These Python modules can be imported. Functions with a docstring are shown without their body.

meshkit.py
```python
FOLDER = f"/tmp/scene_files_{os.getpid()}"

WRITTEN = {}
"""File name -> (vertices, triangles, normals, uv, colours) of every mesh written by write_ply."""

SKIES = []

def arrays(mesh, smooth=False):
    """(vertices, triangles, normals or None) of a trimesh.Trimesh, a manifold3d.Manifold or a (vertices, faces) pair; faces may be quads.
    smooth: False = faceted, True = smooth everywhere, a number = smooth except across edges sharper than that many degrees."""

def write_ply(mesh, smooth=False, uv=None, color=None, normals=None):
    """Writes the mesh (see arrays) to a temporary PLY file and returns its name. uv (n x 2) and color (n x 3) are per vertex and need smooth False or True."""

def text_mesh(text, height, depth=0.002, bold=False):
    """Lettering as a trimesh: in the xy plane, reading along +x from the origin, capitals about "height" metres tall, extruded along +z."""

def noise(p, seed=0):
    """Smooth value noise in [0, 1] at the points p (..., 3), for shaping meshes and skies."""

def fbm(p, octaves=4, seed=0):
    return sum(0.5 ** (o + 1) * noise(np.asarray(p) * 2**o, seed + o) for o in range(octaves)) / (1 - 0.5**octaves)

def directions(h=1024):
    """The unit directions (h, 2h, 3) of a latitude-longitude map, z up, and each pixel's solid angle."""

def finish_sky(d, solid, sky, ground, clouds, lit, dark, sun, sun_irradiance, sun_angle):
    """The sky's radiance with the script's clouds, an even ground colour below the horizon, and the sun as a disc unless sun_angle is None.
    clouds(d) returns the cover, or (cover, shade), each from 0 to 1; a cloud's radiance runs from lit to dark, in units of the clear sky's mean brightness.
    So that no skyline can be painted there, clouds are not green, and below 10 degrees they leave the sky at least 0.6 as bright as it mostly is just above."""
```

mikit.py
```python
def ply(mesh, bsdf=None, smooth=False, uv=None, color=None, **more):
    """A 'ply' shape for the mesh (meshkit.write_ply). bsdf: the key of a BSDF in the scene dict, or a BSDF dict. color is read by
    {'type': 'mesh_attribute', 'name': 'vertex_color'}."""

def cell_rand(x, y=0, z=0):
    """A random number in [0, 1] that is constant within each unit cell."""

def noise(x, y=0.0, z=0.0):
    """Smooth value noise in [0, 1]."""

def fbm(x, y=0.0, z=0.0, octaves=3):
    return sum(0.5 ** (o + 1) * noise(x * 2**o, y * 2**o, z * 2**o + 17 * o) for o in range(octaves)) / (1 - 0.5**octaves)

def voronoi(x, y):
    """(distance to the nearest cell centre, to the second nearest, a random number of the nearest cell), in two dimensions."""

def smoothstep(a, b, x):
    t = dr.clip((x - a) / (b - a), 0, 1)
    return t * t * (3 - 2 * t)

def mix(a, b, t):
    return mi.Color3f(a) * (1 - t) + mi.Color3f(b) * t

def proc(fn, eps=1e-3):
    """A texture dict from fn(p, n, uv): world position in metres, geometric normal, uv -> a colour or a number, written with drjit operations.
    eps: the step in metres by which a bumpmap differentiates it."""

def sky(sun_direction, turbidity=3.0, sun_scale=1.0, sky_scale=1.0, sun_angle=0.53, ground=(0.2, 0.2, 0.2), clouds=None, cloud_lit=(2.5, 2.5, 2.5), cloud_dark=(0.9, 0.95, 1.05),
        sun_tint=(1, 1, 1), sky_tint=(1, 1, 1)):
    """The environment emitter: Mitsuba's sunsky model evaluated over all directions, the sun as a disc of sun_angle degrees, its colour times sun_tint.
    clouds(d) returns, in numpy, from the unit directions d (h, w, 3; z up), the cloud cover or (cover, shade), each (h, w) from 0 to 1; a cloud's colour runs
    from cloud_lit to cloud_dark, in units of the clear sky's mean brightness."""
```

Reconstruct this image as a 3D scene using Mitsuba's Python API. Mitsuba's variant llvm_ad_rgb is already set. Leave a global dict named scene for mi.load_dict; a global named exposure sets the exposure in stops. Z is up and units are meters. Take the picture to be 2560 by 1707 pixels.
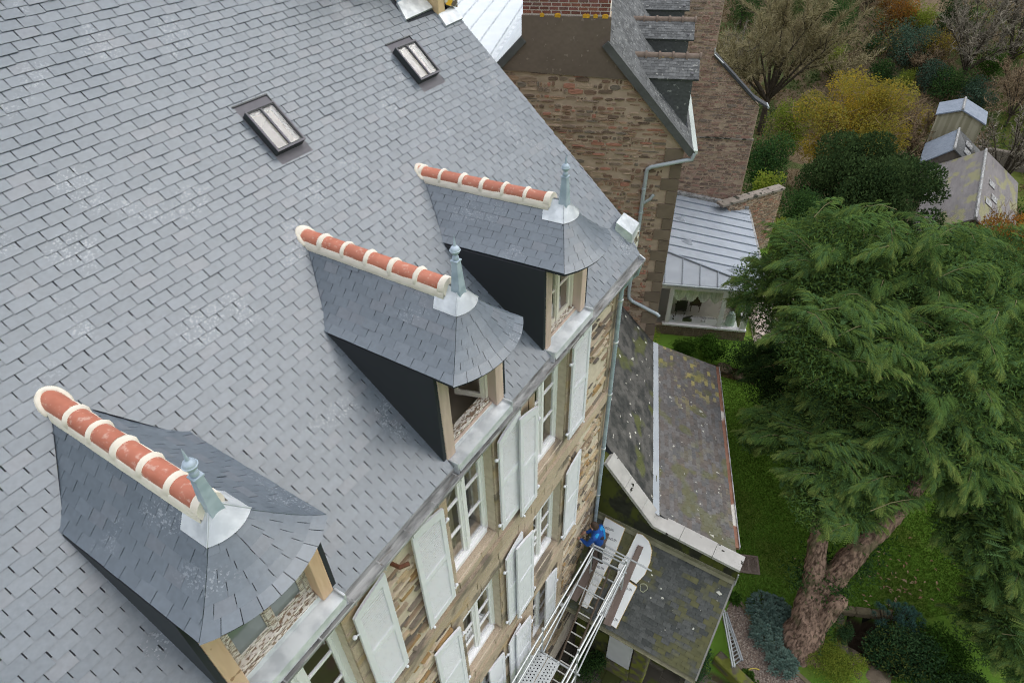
import math
import numpy as np, mitsuba as mi, drjit as dr, trimesh, manifold3d as m3
import shapely, shapely.geometry as sg, shapely.affinity as sa
import mapbox_earcut as earcut
import mikit, meshkit
from mikit import proc, noise, fbm, voronoi, cell_rand, smoothstep, mix

T4 = mi.ScalarTransform4f
scene, labels = {}, {}

# ------------------------------------------------------------------ camera, sky, exposure
HEAD, PITCH, ROLL, FOC = math.radians(33.08), math.radians(40.12), math.radians(-1.336), 1585.0
CAM = np.array([0, -3.5, 18.5])
h_ = np.array([math.cos(HEAD), math.sin(HEAD), 0]); r_ = np.array([math.sin(HEAD), -math.cos(HEAD), 0]); zz = np.array([0, 0, 1.0])
F_ = h_ * math.cos(PITCH) - zz * math.sin(PITCH); U_ = h_ * math.sin(PITCH) + zz * math.cos(PITCH)
up_ = -r_ * math.sin(ROLL) + U_ * math.cos(ROLL)
scene['camera'] = {'type': 'perspective', 'fov': 2 * math.degrees(math.atan(1280 / FOC)), 'fov_axis': 'x', 'near_clip': 0.05, 'far_clip': 2000.0,
                   'to_world': T4().look_at(origin=CAM.tolist(), target=(CAM + F_).tolist(), up=up_.tolist())}
SUN = (0.42, -0.40, 0.81)
def overcast(d):
    """a closed sky of cloud, brightest overhead"""
    n = meshkit.fbm(d * 2.2, 3, 5)
    return np.ones(d.shape[:2]), np.clip(1 - d[..., 2] + .5 * (n - .5), 0, 1)
scene['sky'] = mikit.sky(SUN, turbidity=4, sun_scale=0.26, sun_angle=55, clouds=overcast, cloud_lit=(2.80, 2.95, 3.24), cloud_dark=(.98, 1.04, 1.11), ground=(0.085, 0.085, 0.075), sun_tint=(.85, .97, 1.15))
exposure = 2.45

# ------------------------------------------------------------------ helpers
rng = np.random.default_rng(7)
_used = {}
def nk(name):
    """the key, numbered when taken"""
    if name not in _used:
        _used[name] = 0; return name
    _used[name] += 1
    return f'{name}_{_used[name]:03d}'
def tag(key, label=None, category=None, group=None, kind=None):
    d = labels.setdefault(key, {})
    for a, b in (('label', label), ('category', category), ('group', group), ('kind', kind)):
        if b: d[a] = b
    return key
def thing(name, label, category, group=None):
    return tag(nk(name), label, category, group)
def put(key, VF, bsdf, smooth=False, rnd=None, uv=None, numbered=True):
    """one shape entry; rnd: the piece's own random number, carried in uv.x"""
    if numbered: key = nk(key)
    V, F = VF
    V = np.asarray(V, float); F = np.asarray(F, int)
    if rnd is not None: uv = np.tile([[rnd, rng.random()]], (len(V), 1))
    if uv is not None and smooth not in (False, True): smooth = False
    scene[key] = mikit.ply((V, F), bsdf, smooth=smooth, uv=uv)
    return key
def cat(parts):
    Vs, Fs, n = [], [], 0
    for V, F in parts:
        Vs.append(V); Fs.append(np.asarray(F) + n); n += len(V)
    return np.vstack(Vs), np.vstack(Fs)
def catuv(parts, r=None):
    """joined pieces with a random number each: (VF, uv)"""
    r = rng.random(len(parts)) if r is None else r
    uv = np.vstack([np.tile([[a, b]], (len(P[0]), 1)) for P, a, b in zip(parts, r, rng.random(len(parts)))])
    return cat(parts), uv
A = lambda *p: np.array(p, float)
def unit(v): v = np.asarray(v, float); return v / np.linalg.norm(v)
QUADBOX = np.array([[0,2,1],[0,3,2],[4,5,6],[4,6,7],[0,1,5],[0,5,4],[1,2,6],[1,6,5],[2,3,7],[2,7,6],[3,0,4],[3,4,7]])
def hexa(p8): return np.asarray(p8, float), QUADBOX
def box(x0, x1, y0, y1, z0, z1, fr=None):
    P = A((x0,y0,z0),(x1,y0,z0),(x1,y1,z0),(x0,y1,z0),(x0,y0,z1),(x1,y0,z1),(x1,y1,z1),(x0,y1,z1))
    return (fr(P) if fr is not None else P), QUADBOX
class Frame:
    """local (a, b, c) to world: origin + a*A + b*B + c*C"""
    def __init__(s, o, a, b, c=None):
        s.o, s.a, s.b = np.asarray(o, float), np.asarray(a, float), np.asarray(b, float); s.c = np.cross(s.a, s.b) if c is None else np.asarray(c, float)
    def __call__(s, P): P = np.asarray(P, float); return s.o + P[..., :1] * s.a + P[..., 1:2] * s.b + P[..., 2:3] * s.c
def bevbox(x0, x1, y0, y1, z0, z1, b, fr=None):
    """a box with chamfered edges"""
    P = []
    for sx in (0, 1):
        for sy in (0, 1):
            for sz in (0, 1):
                X, Y, Z = (x0, x1)[sx], (y0, y1)[sy], (z0, z1)[sz]; dx, dy, dz = (1 - 2 * sx) * b, (1 - 2 * sy) * b, (1 - 2 * sz) * b
                P += [(X, Y + dy, Z + dz), (X + dx, Y, Z + dz), (X + dx, Y + dy, Z)]
    m = m3.Manifold.hull_points(np.array(P)).to_mesh()
    V = np.array(m.vert_properties[:, :3], float)
    return (fr(V) if fr is not None else V), np.array(m.tri_verts, int)
def prism(poly, fr, h0, h1):
    """extrude a shapely polygon (in a, b) from c = h0 to h1"""
    poly = sg.polygon.orient(poly)
    rings = [np.array(poly.exterior.coords)[:-1]] + [np.array(r.coords)[:-1] for r in poly.interiors]
    P = np.vstack(rings); ends = np.cumsum([len(r) for r in rings]).astype(np.uint32)
    T = earcut.triangulate_float64(P, ends).reshape(-1, 3).astype(int)
    if len(T):
        q = P[T]; cr = (q[:,1,0]-q[:,0,0])*(q[:,2,1]-q[:,0,1]) - (q[:,1,1]-q[:,0,1])*(q[:,2,0]-q[:,0,0])
        T[cr < 0] = T[cr < 0][:, ::-1]
    n = len(P); V = np.vstack([np.c_[P, np.full(n, h0)], np.c_[P, np.full(n, h1)]])
    F = [T[:, ::-1], T + n]; s = 0
    for r in rings:
        i = np.arange(len(r)) + s; j = np.roll(i, -1)
        F += [np.c_[i, j, j + n], np.c_[i, j + n, i + n]]; s += len(r)
    return fr(V), np.vstack(F)
def frustum(P, fr, h0, h1, inset, jit=0.0):
    """a convex-ish outline P (n,2) rising from c = h0 to a smaller top at h1"""
    c = P.mean(0); d = P - c; L = np.linalg.norm(d, axis=1, keepdims=True)
    Q = c + d * np.maximum(1 - inset / np.maximum(L, 1e-6), 0.35)
    n = len(P); top = np.full(n, h1) + (rng.random(n) - .5) * jit
    V = np.vstack([np.c_[P, np.full(n, h0)], np.c_[Q, top]])
    i = np.arange(n); j = np.roll(i, -1)
    k = np.arange(1, n - 1)
    return fr(V), np.vstack([np.c_[i, j, j + n], np.c_[i, j + n, i + n], np.c_[np.full(n - 2, n), n + k, n + k + 1]])
def tube(pts, r, n=8, caps=True):
    pts = np.asarray(pts, float); r = np.broadcast_to(r, len(pts)).astype(float)
    t = np.gradient(pts, axis=0); t /= np.maximum(np.linalg.norm(t, axis=1, keepdims=True), 1e-9)
    up = A(0, 0, 1) if abs(t[0][2]) < .9 else A(1, 0, 0)
    V = []
    for p, d, rr in zip(pts, t, r):
        a = np.cross(d, up); a = a / max(np.linalg.norm(a), 1e-9); b = np.cross(d, a); up = np.cross(a, d)
        th = np.arange(n) / n * 2 * np.pi
        V.append(p + rr * (np.cos(th)[:, None] * a + np.sin(th)[:, None] * b))
    V = np.vstack(V); m = len(pts); F = []
    i = np.arange(n); j = (i + 1) % n
    for k in range(m - 1):
        F += [np.c_[k*n+i, k*n+j, (k+1)*n+j], np.c_[k*n+i, (k+1)*n+j, (k+1)*n+i]]
    if caps:
        V = np.vstack([V, pts[0], pts[-1]])
        F += [np.c_[np.full(n, m*n), j, i], np.c_[np.full(n, m*n+1), (m-1)*n+i, (m-1)*n+j]]
    return V, np.vstack(F)[:, ::-1]
def lathe(prof, o, n=16, ax=None):
    """profile (r, z) turned about a vertical axis at o"""
    prof = np.asarray(prof, float); th = np.arange(n) / n * 2 * np.pi
    V = np.vstack([np.c_[r * np.cos(th), r * np.sin(th), np.full(n, z)] for r, z in prof]) + o
    i = np.arange(n); j = (i + 1) % n; F = []
    for k in range(len(prof) - 1):
        F += [np.c_[k*n+i, k*n+j, (k+1)*n+j], np.c_[k*n+i, (k+1)*n+j, (k+1)*n+i]]
    return V, np.vstack(F)
def grid(P):
    """a sheet through a (m, n, 3) array of points"""
    m, n = P.shape[:2]; i = (np.arange(m - 1)[:, None] * n + np.arange(n - 1)).ravel()
    return P.reshape(-1, 3), np.vstack([np.c_[i, i + 1, i + n + 1], np.c_[i, i + n + 1, i + n]])
def polys(g):
    return [p for p in getattr(g, 'geoms', [g]) if p.geom_type == 'Polygon' and p.area > 1e-5]

def slate_rows(region, fr, w=.22, e=.15, over=1.45, th=.006, lift=.011, skew=0.006, minarea=.0012, ragged=.004, off=0.0, gap=.003):
    """slates laid in courses over a region (a along the course, b up the slope, c out of the roof); a list of (VF, area, centre)"""
    x0, y0, x1, y1 = region.bounds; out = []
    pr = shapely.prepared.prep(region)
    for j in range(int((y0 - off) // e) - 1, int((y1 - off) // e) + 2):
        b = off + j * e; a0 = x0 - w + (w / 2 if j % 2 else 0) - ((x0) % w)
        for k in range(int((x1 - a0) / w) + 2):
            a = a0 + k * w; g = gap * (.5 + rng.random())
            s0, s1 = (rng.random(2) - .5) * 2 * ragged; sl = (rng.random() - .5) * skew
            P = A((a + g, b + s0 - sl), (a + w - g, b + s0 + sl), (a + w - g, b + e * over), (a + g, b + e * over))
            q = sg.Polygon(P)
            if not pr.intersects(q): continue
            pieces = [q] if pr.contains(q) else [p for p in polys(region.intersection(q))]
            up = lift * (.75 + .5 * rng.random()) + (.006 if rng.random() < .03 else 0); tw = (rng.random() - .5) * .003
            for p in pieces:
                if p.area < minarea: continue
                C = np.array(sg.polygon.orient(p).exterior.coords)[:-1]
                V, F = prism(p, Frame((0,0,0),(1,0,0),(0,1,0)), 0, th)
                V[:, 2] += up * (1 - (V[:, 1] - b) / (e * over)) + tw * (V[:, 0] - a - w / 2) / w * 2
                vis = p.intersection(sg.box(a, b, a + w, b + e)).area
                out.append(((fr(V), F), vis, fr(np.r_[C.mean(0), 0])))
    return out
def view_size(c, area):
    d = np.ravel(c) - CAM; return area / (d @ d)
def emit_pieces(parent, name, pieces, bsdf, most=300, rnd=None):
    """the pieces that show largest as entries of their own, the others joined as stuff"""
    if not pieces: return
    rnd = rng.random(len(pieces)) if rnd is None else np.asarray(rnd)
    size = np.array([view_size(c, a) for _, a, c in pieces]); order = np.argsort(-size)
    for i in order[:most]: put(f'{parent}__{name}', pieces[i][0], bsdf, rnd=rnd[i])
    rest = order[most:]
    if len(rest):
        VF, uv = catuv([pieces[i][0] for i in rest], rnd[rest])
        k = put(f'{parent}__small_{name}s', VF, bsdf, uv=uv); tag(k, kind='stuff')
def rubble(region, fr, hmin=.05, hmax=.14, wmin=.1, wmax=.42, gap=.018, depth=.03, inset=.02, seed=1, wob=.25, drop=.08):
    """uneven stones in rough courses over a region; (VF, area, centre) each"""
    g = np.random.default_rng(seed); x0, y0, x1, y1 = region.bounds; out = []; y = y0 - g.random() * .1
    pr = shapely.prepared.prep(region)
    while y < y1:
        h = hmin + (hmax - hmin) * g.random() ** 1.6; x = x0 - g.random() * .3
        while x < x1:
            w = wmin + (wmax - wmin) * g.random() ** 1.7
            hh = h * (1 + (g.random() - .5) * wob); yo = y + (g.random() - .5) * .35 * h
            gx = gap * (.4 + 1.0 * g.random())
            if g.random() > drop:
                m = (w - gx) / 2; n = (hh - gap * .7) / 2; cx, cy = x + w / 2, yo + h / 2
                if n > .012 and m > .02:
                    k = .25 + .5 * g.random(4); kk = .25 + .5 * g.random(4)
                    P = A((cx-m, cy-n*k[0]), (cx-m*kk[0], cy-n), (cx+m*kk[1], cy-n*(.8+.2*g.random())), (cx+m, cy-n*k[1]), (cx+m, cy+n*k[2]), (cx+m*kk[2], cy+n), (cx-m*kk[3], cy+n*(.8+.2*g.random())), (cx-m, cy+n*k[3]))
                    q = sg.Polygon(P)
                    if pr.intersects(q):
                        for p in ([q] if pr.contains(q) else polys(region.intersection(q))):
                            if p.area < .0008: continue
                            C = np.array(sg.polygon.orient(p).exterior.coords)[:-1]
                            out.append((frustum(C, fr, -.01, depth * (.35 + .9 * g.random()), inset * min(1, n / .04), .012), p.area, fr(np.r_[C.mean(0), 0])))
            x += w
        y += h
    return out

# ------------------------------------------------------------------ materials
def bsdf(name, base, rough=.6, spec=.4, two=True, bump=None, **kw):
    c = base if isinstance(base, dict) else {'type': 'rgb', 'value': list(base)} if not callable(base) else proc(base)
    d = {'type': 'principled', 'base_color': c, 'roughness': rough if not callable(rough) else proc(rough), 'specular': spec, **kw}
    if bump: d = {'type': 'bumpmap', 'arbitrary': proc(bump[0], bump[2] if len(bump) > 2 else 2e-3), 'scale': bump[1], 'b': d}
    scene[name] = {'type': 'twosided', 'b': d} if two else d
def c3(*v): return mi.Color3f(*v)
def pick(t, cols):
    """a colour from a list by a number in [0, 1]"""
    out = c3(*cols[-1]); n = len(cols)
    for i in range(n - 2, -1, -1): out = dr.select(t < (i + 1) / n, c3(*cols[i]), out)
    return out

def f_slate(p, n, uv):
    t = uv.x; g = fbm(p.x * 26, p.y * 26, p.z * 26, 3)
    c = mix((.080, .098, .118), (.112, .132, .155), .15 + .7 * t)
    c = mix(c, c3(.118, .124, .140), .5 * smoothstep(.90, .95, t))
    c = c * (.84 + .32 * g)
    sc = smoothstep(.60, .74, fbm(p.x * 2.3 + 3, p.y * 2.3, p.z * 2.3, 2)) * smoothstep(.52, .75, fbm(p.x * 60, p.y * 60, p.z * 60, 2))
    return mix(c, c3(.36, .375, .40), .42 * sc)
bsdf('slate', f_slate, .36, 1.0)
bsdf('underlay', (.03, .033, .038), .8, .2)
def f_terra(p, n, uv):
    g = fbm(p.x * 9, p.y * 9, p.z * 9, 3); s = fbm(p.x * 30 + 8, p.y * 30, p.z * 30, 3)
    c = mix((.34, .105, .060), (.45, .165, .105), g) * (.9 + .2 * uv.x)
    return mix(c, c3(.55, .38, .31), .5 * smoothstep(.58, .78, s))
bsdf('terracotta', f_terra, .45, .4)
bsdf('lime_mortar', lambda p, n, uv: mix((.58, .52, .43), (.70, .65, .56), fbm(p.x * 14, p.y * 14, p.z * 14, 3)), .85, .2)
def f_zinc(p, n, uv):
    g = fbm(p.x * 7, p.y * 7, p.z * 7, 4)
    return mix((.44, .465, .485), (.62, .645, .66), smoothstep(.3, .7, g))
bsdf('bright_zinc', f_zinc, .38, .5, metallic=.35)
def f_zincb(p, n, uv):
    g = fbm(p.x * 9, p.y * 9, p.z * 9, 3)
    return mix((.28, .345, .405), (.38, .445, .51), smoothstep(.3, .7, g))
bsdf('patina_zinc', f_zincb, .45, .5, metallic=.1)
bsdf('white_zinc', lambda p, n, uv: mix((.46, .49, .51), (.57, .595, .605), fbm(p.x * 2, p.y * 2, p.z * 5, 3)), .5, .4)
bsdf('standing_seam_zinc', lambda p, n, uv: mix((.24, .27, .315), (.33, .365, .41), fbm(p.x * 1.7, p.y * 1.7, p.z * 6, 4)), .45, .5)
def f_gutter(p, n, uv):
    g = fbm(p.x * 5, p.y * 14, p.z * 14, 4)
    c = mix((.15, .15, .147), (.33, .33, .325), smoothstep(.3, .68, g))
    return mix(c, c3(.10, .08, .06), .7 * smoothstep(.62, .72, fbm(p.x * 3 + 9, p.y * 18, p.z * 18, 3)))
bsdf('weathered_zinc', f_gutter, .6, .4)
bsdf('black_metal', (.022, .026, .028), .4, .5)
bsdf('dark_flashing', lambda p, n, uv: mix((.105, .10, .112), (.135, .128, .14), fbm(p.x * 12, p.y * 12, p.z * 12, 3)), .6, .3)
def f_wood(p, n, uv):
    g = fbm(p.x * 22, p.y * 22, p.z * 2.2, 4)
    c = mix((.46, .30, .185), (.62, .45, .31), g)
    k = fbm(p.x * 13 + 5, p.y * 13, p.z * 8, 2)
    return mix(c, c3(.25, .13, .07), .8 * smoothstep(.76, .84, k))
bsdf('oak', f_wood, .7, .3)
bsdf('grey_oak', lambda p, n, uv: mix((.40, .30, .245), (.56, .44, .375), fbm(p.x * 18, p.y * 18, p.z * 2, 4)), .75, .25)
def f_peel(p, n, uv):
    g = fbm(p.x * 26, p.y * 26, p.z * 26, 4)
    c = mix((.52, .49, .44), (.66, .63, .58), fbm(p.x * 5, p.y * 5, p.z * 5, 2))
    return mix(c, mix((.10, .07, .05), (.30, .21, .14), g), smoothstep(.44, .60, fbm(p.x * 30, p.y * 70, p.z * 70, 4)))
bsdf('peeling_paint', f_peel, .8, .25)
bsdf('cream_paint', (.62, .58, .50), .5, .4)
bsdf('white_paint', lambda p, n, uv: mix((.62, .625, .66), (.67, .675, .71), fbm(p.x * 4, p.y * 4, p.z * 1.5, 3)), .42, .45)
bsdf('white_frame', (.72, .715, .73), .4, .45)
scene['glass'] = {'type': 'thindielectric', 'int_ior': 1.5}
scene['coated_glass'] = {'type': 'thindielectric', 'int_ior': 1.5}
bsdf('room_plaster', (.36, .31, .25), .9, .1)
def f_granite(p, n, uv):
    g = fbm(p.x * 90, p.y * 90, p.z * 90, 2); m = fbm(p.x * 2.5, p.y * 2.5, p.z * 2.5, 4)
    c = mix((.30, .235, .170), (.46, .375, .285), .1 + .5 * m + .6 * (uv.x - .3)) * (.72 + .56 * g)
    c = mix(c, c3(.36, .24, .10), .45 * smoothstep(.60, .76, fbm(p.x * 2.1 + 7, p.y * 2, p.z * 3.2, 3)))
    return mix(c, c3(.125, .108, .09), .8 * smoothstep(.54, .70, fbm(p.x * 1.6 + 31, p.y * 3, p.z * 2.6, 4)))
bsdf('granite', f_granite, .85, .25)
def f_schist(p, n, uv):
    g = fbm(p.x * 22, p.y * 22, p.z * 60, 3)
    c = pick(uv.x, [(.25, .16, .075), (.19, .14, .095), (.32, .25, .17), (.105, .09, .075), (.38, .32, .24), (.15, .125, .10), (.24, .19, .135), (.33, .26, .16)])
    return c * (.7 + 1.0 * g)
bsdf('schist', f_schist, .85, .25)
bsdf('old_mortar', lambda p, n, uv: mix((.42, .35, .27), (.58, .51, .41), fbm(p.x * 12, p.y * 12, p.z * 12, 4)), .95, .1)
def f_brownstone(p, n, uv):
    g = fbm(p.x * 14, p.y * 14, p.z * 34, 3)
    c = pick(uv.x, [(.115, .078, .060), (.15, .105, .080), (.082, .062, .050), (.175, .125, .092), (.12, .098, .082), (.19, .10, .078), (.095, .085, .074), (.145, .112, .088), (.21, .17, .135), (.10, .07, .055)])
    return c * c3(1.08, 1.0, .92) * (1.0 + 1.15 * g)
bsdf('brown_stone', f_brownstone, .85, .2)
bsdf('pink_mortar', lambda p, n, uv: mix((.29, .22, .165), (.44, .345, .265), fbm(p.x * 5, p.y * 5, p.z * 8, 4)), .95, .1)
def f_farstone(p, n, uv):
    g = fbm(p.x * 10, p.y * 10, p.z * 26, 3)
    c = pick(uv.x, [(.15, .10, .082), (.20, .135, .11), (.11, .08, .066), (.22, .16, .13), (.16, .12, .10), (.19, .115, .095), (.13, .105, .09)])
    return c * (1.0 + 1.1 * g)
bsdf('red_brown_stone', f_farstone, .85, .2)
def f_render(p, n, uv):
    a = fbm(p.x * 1.3, p.y * 1.3, p.z * .9, 4); b = fbm(p.x * 14, p.y * 14, p.z * 14, 3)
    c = mix((.105, .082, .066), (.175, .138, .112), a) * (.85 + .3 * b)
    return mix(c, c3(.30, .26, .22), .5 * smoothstep(.70, .80, fbm(p.x * 16, p.y * 16, p.z * 9, 3)))
bsdf('brown_render', f_render, .9, .15)
bsdf('red_brick', lambda p, n, uv: pick(uv.x, [(.17, .065, .05), (.21, .085, .062), (.13, .055, .045), (.19, .08, .07), (.15, .08, .07)]) * (.7 + .6 * fbm(p.x * 20, p.y * 20, p.z * 20, 3)), .85, .2)
bsdf('brick_mortar', (.52, .47, .43), .95, .1)
bsdf('yellow_lichen', lambda p, n, uv: mix((.42, .22, .02), (.60, .36, .05), fbm(p.x * 40, p.y * 40, p.z * 40, 2)), .95, .1)
def f_ochre(p, n, uv): return mix((.50, .36, .20), (.62, .47, .29), fbm(p.x * 6, p.y * 6, p.z * 6, 4))
bsdf('ochre_render', f_ochre, .9, .15)
def f_lich(p, n, uv):
    g = fbm(p.x * 14, p.y * 14, p.z * 14, 4)
    c = mix((.12, .10, .075), (.52, .49, .43), smoothstep(.38, .58, g))
    return mix(c, c3(.62, .37, .04), smoothstep(.56, .62, fbm(p.x * 7 + 4, p.y * 7, p.z * 7, 3)))
bsdf('lichen_stone', f_lich, .95, .1)
def f_oldslate(p, n, uv):
    g = fbm(p.x * 20, p.y * 20, p.z * 20, 3)
    c = mix((.050, .052, .053), (.11, .113, .114), uv.x) * (.6 + .8 * g)
    return mix(c, c3(.30, .30, .28), .6 * smoothstep(.68, .76, fbm(p.x * 13, p.y * 13, p.z * 13, 3)))
bsdf('old_slate', f_oldslate, .65, .35)
bsdf('old_ridge_tile', lambda p, n, uv: mix(mix((.115, .085, .068), (.20, .155, .125), fbm(p.x * 16, p.y * 16, p.z * 16, 4)), c3(.50, .32, .05), smoothstep(.66, .72, fbm(p.x * 3.2 + 1, p.y * 3.2, p.z * 3.2, 2)) * .7), .8, .2)
# ------------------------------------------------------------------ the slate-roofed house
HS = tag('slate_roofed_house', 'stone house with new slate roof, hipped dormers and white shutters, filling the left half', 'house')
TH = math.radians(42); CT, ST, TT = math.cos(TH), math.sin(TH), math.tan(TH)
YE, ZE = -.30, 12.292
roofz = lambda y: ZE + (y - YE) * TT
RF = Frame((0, YE, ZE), (1, 0, 0), (0, CT, ST))          # a = x, b = up the slope, c = out of the roof
tob = lambda y: (y - YE) / CT
RIDGE = 6.1
DORM = [(1.17, -.01, .602, .640, 14.54, .06, .346, 6), (4.335, -.02, .635, .685, 14.60, .155, .354, 7), (6.69, -.10, .620, .650, 14.55, .20, .328, 7)]
ZEV = 13.88
yv_c = YE + (ZEV - ZE) / TT
foot = []
for xc, k, CW, BW, ZRG, *_ in DORM:
    yv_r = YE + (ZRG - ZE) / TT
    sh = lambda x, y: (xc + x + k * y, tob(y))
    foot.append(sg.Polygon([sh(-CW, -.24), sh(CW, -.24), sh(CW, yv_c), sh(0, yv_r), sh(-CW, yv_c)]))
sky_fl = [sg.box(4.70, 4.29, 5.215, 5.172), sg.box(7.56, 4.335, 8.108, 5.215)]
whole = sg.Polygon([(-5, .148), (9.27, .135), (9.42, .5), (9.565, .80), (9.45, tob(3.5)), (9.40, tob(RIDGE)), (-5, tob(RIDGE))])
holes = shapely.union_all(foot + sky_fl + [sg.box(8.30, 5.42, 9.35, tob(RIDGE))])
roof_reg = whole.difference(holes)
V, F = prism(sg.Polygon([(-5, .16), (9.25, .16), (9.53, .8), (9.42, tob(3.5)), (9.38, tob(RIDGE)), (-5, tob(RIDGE))]).difference(shapely.union_all(foot + [sg.box(4.73, tob(2.99), 5.14, tob(3.42)), sg.box(7.58, tob(3.035), 8.025, tob(3.465))])), RF, -.12, -.004)
put(f'{HS}__roof', (V, F), 'underlay')
emit_pieces(f'{HS}__roof', 'slate', slate_rows(roof_reg, RF, w=.216, e=.118, off=.02, gap=.0048, lift=.013, ragged=.006), 'slate')
# the far slope, the gable ends
put(f'{HS}__rear_slope', box(-5, 9.4, 0, 8.2, -.12, 0, Frame((0, RIDGE, roofz(RIDGE)), (1, 0, 0), (0, CT, -ST))), 'old_slate')
gp = sg.Polygon([(.02, 0), (12.0, 0), (12.0, roofz(.2)), (RIDGE, roofz(RIDGE) - .2), (.02, roofz(.02) - .2)])
GE = prism(gp, Frame((0, 0, 0), (0, 1, 0), (0, 0, 1)), 8.62, 9.02)
put(f'{HS}__gable_wall', GE, 'pink_mortar')

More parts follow.
